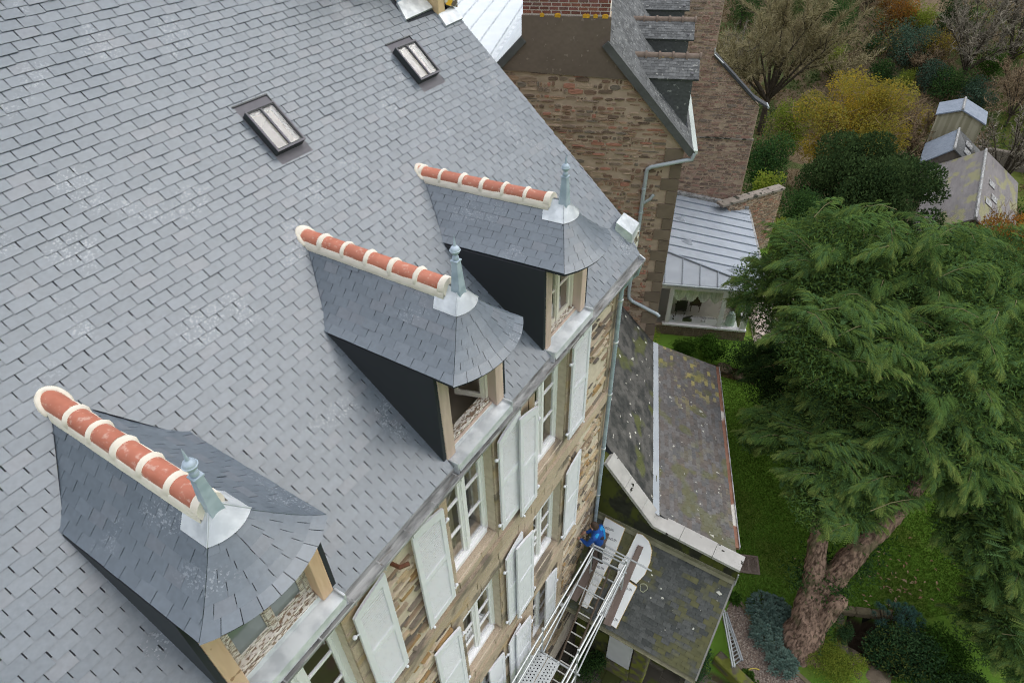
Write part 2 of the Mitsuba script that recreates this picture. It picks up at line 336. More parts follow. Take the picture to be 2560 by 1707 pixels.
def put_skylight(x0, x1, y0, y1, fl):
    k = nk(f'{HS}__skylight'); b0, b1 = tob(y0), tob(y1); f0, f1 = fl.bounds[1], fl.bounds[3]
    put(f'{k}__flashing', prism(sg.box(fl.bounds[0], f0, fl.bounds[2], f1).difference(sg.box(x0 + .01, b0 + .01, x1 - .01, b1 - .01)), RF, .0, .012), 'dark_flashing')
    put(f'{k}__flashing_lip', cat([box(fl.bounds[0] - .012, fl.bounds[2] + .012, f1 - .01, f1 + .008, 0, .030, RF), box(fl.bounds[2], fl.bounds[2] + .012, b1 - .01, f1, 0, .026, RF)]), 'black_metal')
    t = .12
    out, inn = sg.box(x0, b0, x1, b1), sg.box(x0 + .026, b0 + .03, x1 - .026, b1 - .03)
    put(f'{k}__frame', prism(out.difference(inn), RF, .0, t), 'black_metal')
    put(f'{k}__frame_edge', prism(out.buffer(.008, join_style=2).difference(sg.box(x0 + .014, b0 + .016, x1 - .014, b1 - .016)), RF, t, t + .010), 'dark_flashing')
    xm = (x0 + x1) / 2
    for a, b in ((x0 + .026, xm - .012), (xm + .012, x1 - .026)):
        put(f'{k}__pane', cat([prism(sg.box(a, b0 + .03, b, b1 - .03), RF, z_, z_ + .0005)[0:2] if False else grid(RF(np.array([[(a, b0 + .03, z_), (b, b0 + .03, z_)], [(a, b1 - .03, z_), (b, b1 - .03, z_)]], float).reshape(-1, 3)).reshape(2, 2, 3)) for z_ in (t - .03, t - .012)]), 'coated_glass')
    put(f'{k}__light_well', cat([box(x0, x0 + .02, b0, b1, -.5, -.002, RF), box(x1 - .02, x1, b0, b1, -.5, -.002, RF), box(x0, x1, b0, b0 + .02, -.5, -.002, RF), box(x0, x1, b1 - .02, b1, -.5, -.002, RF), box(x0, x1, b0, b1, -.52, -.5, RF)]), 'room_plaster')
    put(f'{k}__glazing_bar', box(xm - .012, xm + .012, b0 + .03, b1 - .03, t - .02, t + .006, RF), 'dark_flashing')
put_skylight(4.715, 5.150, 2.985, 3.425, sky_fl[0]); put_skylight(7.57, 8.035, 3.03, 3.47, sky_fl[1])

# ---- dormers
def dormer(i, xc, k, CW, BW, ZRG, y0, tl, nt):
    yv_r = YE + (ZRG - ZE) / TT
    D = nk(f'{HS}__dormer')
    W = lambda P: np.c_[xc + P[:, 0] + k * P[:, 1], P[:, 1], P[:, 2]]
    class Fr:                                                # plain x, y, z of the dormer
        def __call__(s, P): return W(np.atleast_2d(np.asarray(P, float)))
    X = Fr(); H = ZRG - ZEV; PW = 1.22
    S = np.linspace(0, 1, 41); zp = ZEV + H * (1 - S) ** PW; xp = BW * S
    L = np.r_[0, np.cumsum(np.hypot(np.diff(xp), np.diff(zp)))]; LT = L[-1]       # length down from the ridge
    s_of = lambda b: np.interp(LT - b, L, S)                 # b: length up from the eave
    nx = np.gradient(zp, S); nz = -np.gradient(xp, S)
    def side(sgn):
        def fr(P):
            P = np.atleast_2d(np.asarray(P, float)); s = s_of(P[:, 1]); ex = np.clip(-P[:, 1], 0, None)
            x = BW * s + ex * .85; z = ZEV + H * np.clip(1 - s, 0, 1) ** PW - ex * .5
            dx, dz = -np.interp(s, S, nx), -np.interp(s, S, nz); n = np.hypot(dx, dz); dx, dz = dx / n, dz / n
            return W(np.c_[sgn * (x + dx * P[:, 2]), P[:, 0], z + dz * P[:, 2]])
        return fr
    sv = np.linspace(0, 1, 12); bb = LT - np.interp(sv, S, L); zv = ZEV + H * (1 - sv) ** PW
    yv = YE + (zv - ZE) / TT + .02
    reg = sg.Polygon([(-.37 * a, b) for a, b in zip(sv, bb)] + [(y, b) for y, b in zip(yv[::-1], bb[::-1])])
    for sgn in (-1, 1):
        fr = side(sgn)
        dk = np.array([fr(np.c_[np.linspace(-.37 * a, y, 6), np.full(6, b), np.full(6, -.010)]) for a, b, y in zip(sv, bb, yv)])
        put(f'{D}__roof_board', grid(dk), 'underlay')
        pcs = slate_rows(reg, fr, w=.20, e=.112, th=.006, lift=.008, off=.0)
        emit_pieces(D, 'slate', [((p[0][0], p[0][1] if sgn < 0 else p[0][1][:, ::-1]), p[1] * (1 if sgn < 0 or i == 0 else .01), p[2]) for p in pcs], 'slate', 110 if sgn < 0 else (40 if i == 0 else 6))
    # hipped, bowed front
    c, dep = BW, .22; R = (c * c + dep * dep) / (2 * dep); half = math.asin(c / R)
    def eave(t):
        a = -half + 2 * half * np.asarray(t); return np.stack([R * np.sin(a), -.37 - (R * np.cos(a) - (R - dep)), 0 * a], -1)
    def hip(t, b, cc):
        t, b, cc = (np.asarray(q, float) for q in (t, b, cc)); s = s_of(b); E = eave(t); ex = np.clip(-b, 0, None)
        q = E * (s + ex * 1.2)[..., None]; z = ZEV + H * np.clip(1 - s, 0, 1) ** PW - ex * .5
        d = E / np.linalg.norm(E, axis=-1, keepdims=True)
        return W(np.c_[q[:, 0] + d[:, 0] * cc * .72, q[:, 1] + d[:, 1] * cc * .72, z + cc * .7])
    tg, bg = np.meshgrid(np.linspace(0, 1, 17), np.linspace(0, LT, 9))
    put(f'{D}__hip_board', grid(hip(tg.ravel(), bg.ravel(), -.012 + 0 * tg.ravel()).reshape(9, 17, 3)), 'underlay')
    e, pcs = .112, []
    for j in range(int(LT * .78 / e) + 1):
        b0 = j * e - (.012 if j == 0 else 0); s = float(s_of(max(b0, 0))); arc = 2 * half * R * s; n = max(3, int(round(arc / .158)))
        edges = np.r_[0, (np.arange(1, n + (j % 2)) - .5 * (j % 2)) / n, 1]; edges = np.unique(np.clip(edges + np.r_[0, (rng.random(len(edges) - 2) - .5) * .10 / n, 0], 0, 1))
        for t0, t1 in zip(edges[:-1], edges[1:]):
            g = .0032 / max(arc, .3); m = 4; tt = np.linspace(t0 + g, t1 - g, m); r0 = (rng.random() - .5) * .007; up = .007 + .004 * rng.random()
            bt = np.full(m, b0 + r0); tp = np.full(m, min(b0 + e * 1.42, LT * .97))
            P = np.vstack([hip(tt, bt, up - .005 + 0 * tt), hip(tt, bt, up + 0 * tt), hip(tt, tp, .002 + 0 * tt)])
            ii = np.arange(m - 1); Fq = np.vstack([np.c_[ii, ii + 1, ii + 1 + m], np.c_[ii, ii + 1 + m, ii + m], np.c_[m+ii, m+ii+1, 2*m+ii+1], np.c_[m+ii, 2*m+ii+1, 2*m+ii]])
            Fq = np.vstack([Fq, [[0, m, 2*m], [m-1, 3*m-1, 2*m-1]]])
            pcs.append(((P, Fq), arc * (t1 - t0) * e, P.mean(0)))
    emit_pieces(D, 'hip_slate', pcs, 'slate', 120)
    # underside of the eaves
    ring = [tuple(q[:2]) for q in eave(np.linspace(0, 1, 15))]
    put(f'{D}__soffit', prism(sg.Polygon([(x * .98, y * .98) for x, y in ring] + [(BW * .98, yv_c - .02), (-BW * .98, yv_c - .02)]), X, ZEV - .045, ZEV - .018), 'underlay')
    # slate-hung cheeks
    for sgn in (-1, 1):
        f2 = Frame((sgn * CW, 0, 0), (0, -sgn, 0), (0, 0, 1)); fr = lambda P, f2=f2: W(f2(np.atleast_2d(np.asarray(P, float))))
        reg2 = sg.Polygon([(-sgn * y, z) for y, z in ((-.105, roofz(-.105)), (-.105, ZEV - .02), (yv_c, ZEV - .02))])
        put(f'{D}__cheek', prism(reg2, fr, -.05, -.002), 'underlay')
        emit_pieces(D, 'cheek_slate', [(p[0], p[1] * (1 if sgn < 0 else .01), p[2]) for p in slate_rows(reg2, fr, w=.2, e=.115, lift=.012, gap=.005)], 'slate', 45 if sgn < 0 else 3)
        # slates lapped into the valley beside the cheek
        put(f'{D}__soaker', prism(sg.Polygon([(x, tob(y)) for x, y in ((sgn * CW, -.1), (sgn * (CW + .05), -.1), (sgn * (CW + .05), yv_c), (sgn * CW, yv_c))]), lambda P: W(np.c_[P[:, 0], YE + P[:, 1] * CT - P[:, 2] * ST, ZE + P[:, 1] * ST + P[:, 2] * CT]), .012, .018), 'slate', rnd=.2 + .3 * rng.random())
    # zinc saddle under the finial
    capb = LT - .30; tt = np.linspace(0, 1, 13); rows = [LT - .01, LT - .10, LT - .2, capb]
    G = np.array([hip(tt, np.full(13, q), np.full(13, .024)) for q in rows])
    sd = []
    for sgn in (-1, 1):
        ys = np.linspace(0, 1, 4); fr = side(sgn); lo = LT - .30
        Q = np.array([fr(np.c_[(-.37 * float(s_of(q))) + (.27 + .37 * float(s_of(q)) - .25 * (LT - q)) * ys, np.full(4, q), np.full(4, .022)]) for q in rows])
        sd.append(grid(Q if sgn < 0 else Q[:, ::-1]))
    put(f'{D}__zinc_saddle', grid(G), 'bright_zinc', smooth=True)
    for q in sd: put(f'{D}__zinc_saddle_wing', q, 'bright_zinc', smooth=True)
    rb = [hip(np.full(6, t), np.linspace(capb, LT - .02, 6), np.full(6, .026)) for t in (0, 1)]
    for q in rb: put(f'{D}__saddle_seam', tube(q, .007, 6), 'bright_zinc', smooth=True)
    # finial
    def sq(z0, z1, a, b, bb='patina_zinc', nm='finial_post'):
        P = A((-a,-a,z0),(a,-a,z0),(a,a,z0),(-a,a,z0),(-b,-b,z1),(b,-b,z1),(b,b,z1),(-b,b,z1)); put(f'{D}__{nm}', (W(P + A(0, -.01, 0)), QUADBOX), bb)
    sq(ZRG - .10, ZRG + .335, .060, .034); sq(ZRG + .335, ZRG + .350, .044, .044, 'patina_zinc', 'finial_plate')
    o = A(xc, 0, 0) + A(0, -.01, ZRG); prof = [(.001, .352), (.030, .352), (.036, .372), (.034, .392), (.022, .405), (.018, .413), (.030, .42)]
    prof += [(.052 * math.sin(a), .462 - .052 * math.cos(a)) for a in np.linspace(.7, 1.5, 5)] + [(.058, .462), (.058, .468)] + [(.052 * math.sin(a), .468 - .052 * math.cos(a)) for a in np.linspace(1.6, 2.75, 6)] + [(.016, .522), (.001, .64)]
    put(f'{D}__finial', lathe(prof, o, 18), 'patina_zinc', smooth=40)
    # ridge tiles bedded in mortar
    rr = .098; zb = ZRG - .035; yy = y0
    half_a = np.linspace(-.12 * np.pi, 1.12 * np.pi, 15)
    def cap_(y, r, back=False):
        P = np.c_[r * np.cos(half_a), np.full(15, float(y)), zb + r * np.sin(half_a)]
        if back: P[:, 1] = np.minimum(y, YE + (P[:, 2] - ZE) / TT + .005)
        return P
    ends = [y0 + tl * q for q in range(1, nt)] + [yv_r + .36]; prev = y0
    for q, y1 in enumerate(ends):
        P = np.array([W(cap_(prev + .004, rr)), W(cap_((prev + y1) / 2, rr * (1.0 + .01 * rng.random())) if q < len(ends) - 1 else cap_(y1, rr, True)), W(cap_(y1 - .004, rr, q == len(ends) - 1))])
        put(f'{D}__ridge_tile', grid(P), 'terracotta', smooth=True, uv=np.tile([[rng.random(), rng.random()]], (P.shape[0] * P.shape[1], 1))); prev = y1
    for q, y1 in enumerate(ends[:-1]):
        r0 = rr + .002; w = .022 + .012 * rng.random(); j = (rng.random(4) - .5) * .012
        P = np.array([W(cap_(y1 - w - .012 + j[0], r0 - .004)), W(cap_(y1 - w + j[1], r0 + .014)), W(cap_(y1 + j[2], r0 + .022)), W(cap_(y1 + w * .55 + j[3], r0 + .015)), W(cap_(y1 + w * .7 + j[0], r0 - .004))])
        P = P + (meshkit.noise(P * 25, 3 + q)[..., None] - .5) * .008
        put(f'{D}__mortar_collar', grid(P), 'lime_mortar', smooth=True)
    # front plug, side bedding, the arc against the main roof
    fp = [(r * math.cos(a), zb + r * math.sin(a)) for r, a in [(rr + .016, t) for t in np.linspace(-.2 * np.pi, 1.2 * np.pi, 14)]]
    V, F = prism(sg.Polygon(fp), Frame((0, 0, 0), (1, 0, 0), (0, 0, 1), (0, 1, 0)), y0 - .045, y0 + .035)
    V = V.copy(); fm = V[:, 1] < y0; V[fm, 1] -= .09 * (zb + rr - V[fm, 2]); put(f'{D}__mortar_plug', (W(V), F[:, ::-1]), 'lime_mortar', smooth=35)
    for sgn in (-1, 1):
        ys = np.linspace(y0 - .05, yv_r - .10, 34); wv = (meshkit.noise(np.c_[ys * 9, ys * 0 + sgn, ys * 0 + i], 2) - .5) * .014
        sec = [(rr * .93, .012), (rr * 1.06, .006), (rr * 1.16, -.035), (rr * 1.28, -.085), (rr * 1.0, -.10)]
        P = np.array([[(sgn * (a + w * .5), y, zb + z + w) for a, z in sec] for y, w in zip(ys, wv)])
        put(f'{D}__mortar_bed', grid(W(P.reshape(-1, 3)).reshape(P.shape) if sgn < 0 else W(P.reshape(-1, 3)).reshape(P.shape)[:, ::-1]), 'lime_mortar', smooth=True)
    th = np.linspace(-.35, np.pi + .35, 18); rx = rr + .006; P = np.c_[rx * np.cos(th), 0 * th, zb - .012 + rx * np.sin(th)]; P[:, 1] = YE + (P[:, 2] - ZE) / TT - .012
    put(f'{D}__mortar_collar', tube(W(P), .034, 8), 'lime_mortar', smooth=True)
    # timber front, window, zinc apron
    wd, zs = ('oak' if i == 0 else 'grey_oak'), 12.50
    for sgn in (-1, 1):
        x0, x1 = sorted((sgn * .46, sgn * (CW - .004)))
        put(f'{D}__post', bevbox(x0, x1, -.115, .10, zs - .05, ZEV - .03, .006, X), wd)
    put(f'{D}__lintel', box(-.46, .46, -.112, .10, ZEV - .14, ZEV - .03, X), wd)
    pn = 'peeling_paint' if i == 0 else 'cream_paint'; wz0, wz1 = zs + .02, ZEV - .14
    put(f'{D}__sill', bevbox(-.46, .46, -.02, .13, zs - .02, zs + .055, .012, X), 'peeling_paint')
    put(f'{D}__sill_nosing', bevbox(-.46, .46, -.05, -.018, zs - .04, zs + .01, .008, X), 'grey_oak' if i else 'peeling_paint')
    w0 = zs + .056
    for sgn in (-1, 1):
        x0, x1 = sorted((sgn * .46, sgn * .415)); put(f'{D}__window_jamb', box(x0, x1, .02, .09, w0, wz1, X), pn)
    put(f'{D}__window_head', box(-.415, .415, .02, .09, wz1 - .05, wz1, X), pn)
    put(f'{D}__room', cat([box(-.62, .62, .9, .92, zs - .3, ZEV, X), box(-.62, -.60, .14, .9, zs - .3, ZEV, X), box(.60, .62, .14, .9, zs - .3, ZEV, X), box(-.62, .62, .14, .9, zs - .3, zs - .28, X)]), 'room_plaster')
    def leaf(x0, x1, rows, y=.045, rot=None):
        G = (lambda P: X(P)) if rot is None else rot
        fwm, y0_, y1_ = .048, y, y + .04
        st = [box(x0, x0 + fwm, y0_, y1_, w0, wz1 - .05, G), box(x1 - fwm, x1, y0_, y1_, w0, wz1 - .05, G), box(x0 + fwm, x1 - fwm, y0_, y1_, w0, w0 + .07, G), box(x0 + fwm, x1 - fwm, y0_, y1_, wz1 - .10, wz1 - .05, G)]
        zz_ = np.linspace(w0 + .07, wz1 - .10, rows + 1)
        for z in zz_[1:-1]: st.append(box(x0 + fwm, x1 - fwm, y0_ + .006, y1_ - .006, z - .012, z + .012, G))
        put(f'{D}__casement', cat(st), pn)
        for a, b in zip(zz_[:-1], zz_[1:]): put(f'{D}__pane', box(x0 + fwm, x1 - fwm, y0_ + .018, y0_ + .022, a, b, G), 'grey_pane' if i == 0 else 'glass')
    if i == 1:
        for sgn, ang in ((1, 1.25), (-1, 1.45)):
            hx = sgn * .41; ca, sa_ = math.cos(ang), math.sin(ang)
            def rot(P, hx=hx, sgn=sgn, ca=ca, sa_=sa_):
                P = np.atleast_2d(np.asarray(P, float)); d = P[:, 0] - hx; e_ = P[:, 1] - .05
                return X(np.c_[hx + d * ca + sgn * e_ * sa_, .05 + abs(1) * (-sgn * d * sa_) + e_ * ca, P[:, 2]])
            leaf(*sorted((hx, hx - sgn * .40)), 3, rot=rot)
    else:
        leaf(-.41, -.003, 2 if i else 1); leaf(.003, .41, 2 if i else 1)
        put(f'{D}__cover_strip', bevbox(-.035, .035, .025, .046, w0, wz1 - .05, .006, X), pn)
    P = lambda y, z: [(x, y, z) for x in (-.60, .60)]
    ap = np.array([P(.03, zs + .015), P(-.055, zs - .02), P(-.075, zs - .06), P(-.25, roofz(-.25) + .075), P(-.275, roofz(-.275) + .01)])
    put(f'{D}__zinc_apron', grid(X(ap.reshape(-1, 3)).reshape(ap.shape)), 'bright_zinc')
    for sgn in (-1, 1): put(f'{D}__apron_upstand', box(*sorted((sgn * .60, sgn * .62)), -.26, -.09, 12.28, 12.47, X), 'bright_zinc')
    return X
bsdf('grey_pane', (.13, .15, .15), .08, .7)
for i, q in enumerate(DORM): dormer(i, *q)

# ---- gutter with its brackets
pg = np.array([(-.19, 12.38), (-.195, 12.285), (-.22, 12.262), (-.29, 12.262), (-.312, 12.285), (-.314, 12.318), (-.324, 12.318), (-.322, 12.276), (-.297, 12.250), (-.215, 12.250), (-.18, 12.28), (-.18, 12.38)])
put(f'{HS}__gutter', prism(sg.Polygon(pg), Frame((0, 0, 0), (0, 1, 0), (0, 0, 1), (1, 0, 0)), -5, 9.30), 'weathered_zinc')
put(f'{HS}__gutter_end', prism(sg.Polygon(pg[[0, 1, 2, 3, 4, 5]]), Frame((0, 0, 0), (0, 1, 0), (0, 0, 1), (1, 0, 0)), 9.28, 9.304), 'bright_zinc')
for x in np.arange(.45, 9.2, .46): put(f'{HS}__gutter_bracket', cat([box(x - .007, x + .007, -.328, -.19, 12.319, 12.323), box(x - .007, x + .007, -.330, -.324, 12.25, 12.323)]), 'weathered_zinc')
put(f'{HS}__cornice', cat([box(-5, 9.02, -.19, 0, 12.10, 12.25), box(-5, 9.02, -.10, 0, 11.98, 12.10)]), 'dark_flashing')

# ---- facade: mortar, openings, dressed granite, rubble
OPEN = [(.60, 1.75), (3.68, 4.76), (5.93, 7.01)]
ROWS = [(9.50, 11.78, 3), (6.20, 8.42, 4), (3.05, 5.42, 4)]
ops = [sg.box(a, z0, b, z1) for a, b in OPEN for z0, z1, _ in ROWS]
FW = Frame((0, 0, 0), (1, 0, 0), (0, 0, 1), (0, -1, 0))      # a = x, b = z, c = outwards
wall = sg.box(-5, 0, 9.02, 12.10).difference(shapely.union_all(ops))
V, F = prism(wall, FW, -.5, 0); put(f'{HS}__wall', (V, F[:, ::-1]), 'old_mortar')
ash = shapely.union_all([sg.box(a - .30, 2.0, b + .30, 12.05) for a, b in OPEN[:1]] + [sg.box(OPEN[1][0] - .26, 2, OPEN[2][1] + .26, 12.05), sg.box(8.72, 0, 9.02, 12.0), sg.box(-5, 8.95, 9.02, 9.32), sg.box(-5, 5.75, 9.02, 6.02)]).intersection(wall)
def flipped(P): return (P[0], P[1][:, ::-1])
blocks, z, g = [], 2.0, np.random.default_rng(4)
while z < 12.05:
    h = .24 + .12 * g.random(); x = -1.0 - g.random() * .4
    while x < 9.02:
        w = .30 + .42 * g.random(); q = sg.box(x + .004, z + .004, x + w - .004, z + h - .004)
        for p in polys(q.intersection(ash)):
            if p.area > .004:
                C = np.array(sg.polygon.orient(p).exterior.coords)[:-1]
                fr = (lambda P: FW(P)); b = frustum(C, fr, -.02, .024 + .008 * g.random(), .010) if len(C) == 4 else prism(p, FW, -.02, .024)
                blocks.append((flipped(b), p.area, FW(np.r_[C.mean(0), 0])))
        x += w
    z += h
emit_pieces(f'{HS}__wall', 'granite_block', blocks, 'granite', 300)
rub = sg.box(-1, 1.2, 9.02, 11.98).difference(shapely.union_all([ash.buffer(.012)] + [o.buffer(.02) for o in ops]))
st = rubble(rub, FW, .022, .085, .12, .62, .030, .05, .018, seed=11, wob=.6, drop=.30)
emit_pieces(f'{HS}__wall', 'rubble_stone', [(flipped(a), b, c) for a, b, c in st], 'schist', 300)
for zb_, zt_, o in ((9.02, 9.30, .075), (5.80, 6.0, .07)):
    x, gq = -1.0, np.random.default_rng(3)
    while x < 9.0:
        w = min(.9 + .6 * gq.random(), 9.02 - x); put(f'{HS}__wall__string_course', box(x + .003, x + w - .003, -o, -.02, zb_, zt_), 'granite', rnd=gq.random()); x += w
# bracket iron and stain-coloured stones stay as the photograph shows them: an iron pin under the gutter
put(f'{HS}__wall__iron_pin', tube([(2.62, .0, 11.62), (2.62, -.14, 11.66), (2.72, -.2, 11.66)], .028, 8), 'rusty_iron')
bsdf('rusty_iron', lambda p, n, uv: mix((.10, .045, .028), (.20, .085, .05), fbm(p.x * 30, p.y * 30, p.z * 30, 3)), .8, .2)
# ---- windows
def window(x0, x1, z0, z1, rows):
    k = nk(f'{HS}__window'); y0, y1 = .15, .22; f = .075; xm = (x0 + x1) / 2
    put(f'{k}__sill', bevbox(x0 + .01, x1 - .01, .02, .16, z0 - .03, z0 + .02, .006), 'granite', rnd=.5)
    put(f'{k}__frame', cat([box(x0, x0 + f, y0, y1, z0 + .02, z1), box(x1 - f, x1, y0, y1, z0 + .02, z1), box(x0 + f, x1 - f, y0, y1, z1 - f, z1), bevbox(x0 + f, x1 - f, y0 - .04, y1, z0 + .02, z0 + .11, .008), box(xm - .045, xm + .045, y0 + .003, y1, z0 + .11, z1 - f), box(xm - .025, xm + .025, y0 - .012, y0 + .004, z0 + .11, z1 - f)]), 'white_frame')
    for a, b in ((x0 + f, xm - .045), (xm + .045, x1 - f)):
        c = nk(f'{k}__casement'); s = .045
        B = [box(a, a + s, y0 + .015, y1 - .01, z0 + .11, z1 - f), box(b - s, b, y0 + .015, y1 - .01, z0 + .11, z1 - f), box(a + s, b - s, y0 + .015, y1 - .01, z0 + .11, z0 + .17), box(a + s, b - s, y0 + .015, y1 - .01, z1 - f - .05, z1 - f)]
        zs_ = np.linspace(z0 + .17, z1 - f - .05, rows + 1)
        B += [box(a + s, b - s, y0 + .018, y1 - .012, z - .016, z + .016) for z in zs_[1:-1]]
        put(c, cat(B), 'white_frame', numbered=False)
    put(f'{k}__pane', box(x0 + f, x1 - f, y0 + .035, y0 + .039, z0 + .11, z1 - f), 'glass')
    put(f'{k}__room', cat([box(x0 - .4, x1 + .4, 1.5, 1.52, z0 - .6, z1 + .1), box(x0 - .4, x0 - .38, .5, 1.5, z0 - .6, z1 + .1), box(x1 + .38, x1 + .4, .5, 1.5, z0 - .6, z1 + .1), box(x0 - .4, x1 + .4, .5, 1.5, z0 - .62, z0 - .6), box(x0 - .4, x1 + .4, .5, 1.5, z1 + .1, z1 + .12)]), 'room_plaster')
    put(f'{k}__curtain', grid(np.array([[(x0 + .10 + .30 * t, .30 + .03 * math.sin(t * 30), z) for z in (z0 + .05, z1 - .05)] for t in np.linspace(0, 1, 30)])), 'curtain_cloth', smooth=True)
bsdf('curtain_cloth', (.34, .30, .24), .9, .1)
for a, b in OPEN:
    for z0, z1, r in ROWS: window(a, b, z0, z1, r)
# ---- shutters
def shutter(x0, x1, z0, z1, hinge, kind, y=-.075, frame=None, slats=False):
    """hinge -1: hung on the left edge; kind: louvred, half or boarded"""
    k = nk(f'{HS}__shutter'); G = frame or Frame((0, y, 0), (1, 0, 0), (0, 1, 0)); t = .036; s = .082; dz = .17
    zl, zr = (z1 - dz, z1) if hinge < 0 else (z1, z1 - dz)
    zt = lambda x: zl + (zr - zl) * ((x - x0) / (x1 - x0)) ** (.7 if hinge < 0 else 1.4)
    FS = Frame(G(A(0, 0, 0)), G(A(1, 0, 0)) - G(A(0, 0, 0)), A(0, 0, 1), G(A(0, -1, 0)) - G(A(0, 0, 0)))
    xs = np.linspace(x0, x1, 7); out = sg.Polygon([(x0, z0), (x1, z0)] + [(x, zt(x)) for x in xs[::-1]])
    xi = np.linspace(x0 + s, x1 - s, 7); zm = z0 + (z1 - z0) * .50
    up_p = sg.Polygon([(x0 + s, zm + .05), (x1 - s, zm + .05)] + [(x, zt(x) - .15) for x in xi[::-1]]); lo_p = sg.box(x0 + s, z0 + .13, x1 - s, zm - .05)
    if kind == 'boarded': up_p = up_p.buffer(0)
    fr_p = out.difference(up_p).difference(lo_p)
    put(f'{k}__frame', flipped(prism(fr_p, FS, 0, t)), 'white_paint')
    def louvres(p):
        a, z_0, b, z_1 = p.bounds; r = []
        for z in np.arange(z_0 + .018, z_1 - .010, .050):
            q = p.intersection(sg.LineString([(a, z + .012), (b, z + .012)]))
            if q.is_empty or q.length < .05: continue
            xa, _, xb, _ = q.bounds
            r.append(flipped((FS(A((xa, z - .012, .018), (xb, z - .012, .018), (xb, z - .011, .026), (xa, z - .011, .026), (xa, z + .008, .014), (xb, z + .008, .014), (xb, z + .010, .020), (xa, z + .010, .020))), QUADBOX)))
        return r
    for p, lv in ((up_p, kind in ('louvred', 'half')), (lo_p, kind == 'louvred')):
        if lv:
            L = louvres(p)
            if slats:
                for q in L: put(f'{k}__slat', q, 'white_paint')
            else: tag(put(f'{k}__slats', cat(L), 'white_paint'), kind='stuff')
        else:
            a, z_0, b, z_1 = p.bounds; n = 3
            for z in np.linspace(z_0, z_1, n + 1)[:-1]:
                for q in polys(p.intersection(sg.box(a, z + .004, b, z + (z_1 - z_0) / n - .004))): put(f'{k}__board', flipped(prism(q, FS, .008, t - .010)), 'white_paint')
    # hinge pins and catch
    xh = x0 - .06 if hinge < 0 else x1 + .06; xe = x0 if hinge < 0 else x1
    for z in (z0 + .22, zt(xe) - .30):
        put(f'{k}__hinge', cat([tube(G(A((xe, -t - .01, z), (xh, -t * .5, z - .02))), .011, 6), trimesh_vf(trimesh.creation.icosphere(1, .030), G(A(xh, -t * .5, z - .02)))]), 'white_paint')
    put(f'{k}__catch', trimesh_vf(trimesh.creation.icosphere(1, .022), G(A((x1 - .06 if hinge < 0 else x0 + .06), -t - .012, z0 - .02))), 'white_paint')
def trimesh_vf(m, o=(0, 0, 0)): return np.array(m.vertices) + np.asarray(o, float), np.array(m.faces)
shutter(1.87, 2.42, 9.50, 11.80, -1, 'louvred', slats=True); shutter(2.92, 3.52, 9.54, 11.88, 1, 'louvred', slats=True)
shutter(4.81, 5.39, 9.55, 11.85, -1, 'louvred'); shutter(5.29, 5.80, 9.36, 11.75, 1, 'louvred', y=-.135); shutter(7.05, 7.68, 9.55, 11.95, -1, 'louvred')
shutter(.02, .54, 9.5, 11.8, 1, 'louvred')
shutter(2.90, 3.52, 6.35, 8.72, 1, 'half'); shutter(4.88, 5.42, 6.22, 8.72, -1, 'half'); shutter(5.12, 5.70, 6.13, 8.62, 1, 'boarded', y=-.14); shutter(7.08, 7.66, 6.22, 8.68, -1, 'boarded')
shutter(1.87, 2.42, 6.25, 8.7, -1, 'half')
shutter(5.05, 5.62, 3.12, 5.56, 1, 'boarded', y=-.13); shutter(4.86, 5.30, 3.1, 5.55, -1, 'boarded'); shutter(2.92, 3.52, 3.1, 5.55, 1, 'boarded')
shutter(6.44, 6.96, 3.1, 5.40, 1, 'boarded', frame=Frame((7.0 - 7.0 * .94, -.02 - 7.0 * .0, 0), (.94, 0, 0), (0, 1, 0)))
shutter(4.20, 4.74, 3.1, 5.40, 1, 'boarded', y=-.02)
# ---- downpipe at the corner with brackets
put(f'{HS}__downpipe', tube([(8.86, -.24, 12.24), (8.86, -.24, 12.12), (8.87, -.10, 11.85), (8.87, -.10, 2.6)], .045, 12), 'patina_zinc', smooth=True)
for z in (11.6, 10.6, 9.2, 7.5, 5.8, 4.2): put(f'{HS}__downpipe_collar', lathe([(.046, -.025), (.056, -.02), (.056, .02), (.046, .025)], A(8.87, -.10, z), 14), 'bright_zinc')
put(f'{HS}__branch_pipe', tube([(9.22, -.26, 12.24), (9.24, -.22, 12.0), (9.5, .2, 11.4), (9.9, .9, 11.2)], .04, 10), 'patina_zinc', smooth=True)
# ---- kneeler box at the verge and the chimney
kb = m3.Manifold.hull_points(A((9.13, .27, 12.60), (9.57, .29, 12.62), (9.76, .03, 12.60), (9.25, -.05, 12.58), (9.16, .25, 12.95), (9.55, .28, 12.95), (9.74, .04, 12.72), (9.26, -.03, 12.74))).to_mesh()
put(f'{HS}__kneeler_cap', (np.array(kb.vert_properties[:, :3]), np.array(kb.tri_verts)), 'bright_zinc')
put(f'{HS}__kneeler_stone', box(9.26, 9.68, .0, .26, 12.2, 12.60), 'lichen_stone')
put(f'{HS}__chimney__stack', bevbox(8.42, 9.10, 3.98, 4.75, 15.6, 18.6, .02), 'ochre_render')
put(f'{HS}__chimney__buttress', bevbox(9.02, 9.20, 3.66, 4.75, 15.4, 17.2, .01), 'ochre_render')
put(f'{HS}__chimney__weathering', hexa(A((9.19, 3.63, 16.02), (9.50, 3.63, 15.92), (9.50, 4.75, 16.95), (9.19, 4.75, 17.05), (9.16, 3.63, 16.20), (9.50, 3.62, 16.05), (9.50, 4.75, 17.1), (9.16, 4.75, 17.25))), 'lichen_stone')
put(f'{HS}__chimney__apron', prism(sg.Polygon([(8.27, 5.46), (8.99, 5.50), (8.99, 5.80), (8.36, 5.76)]), RF, .004, .05), 'bright_zinc')
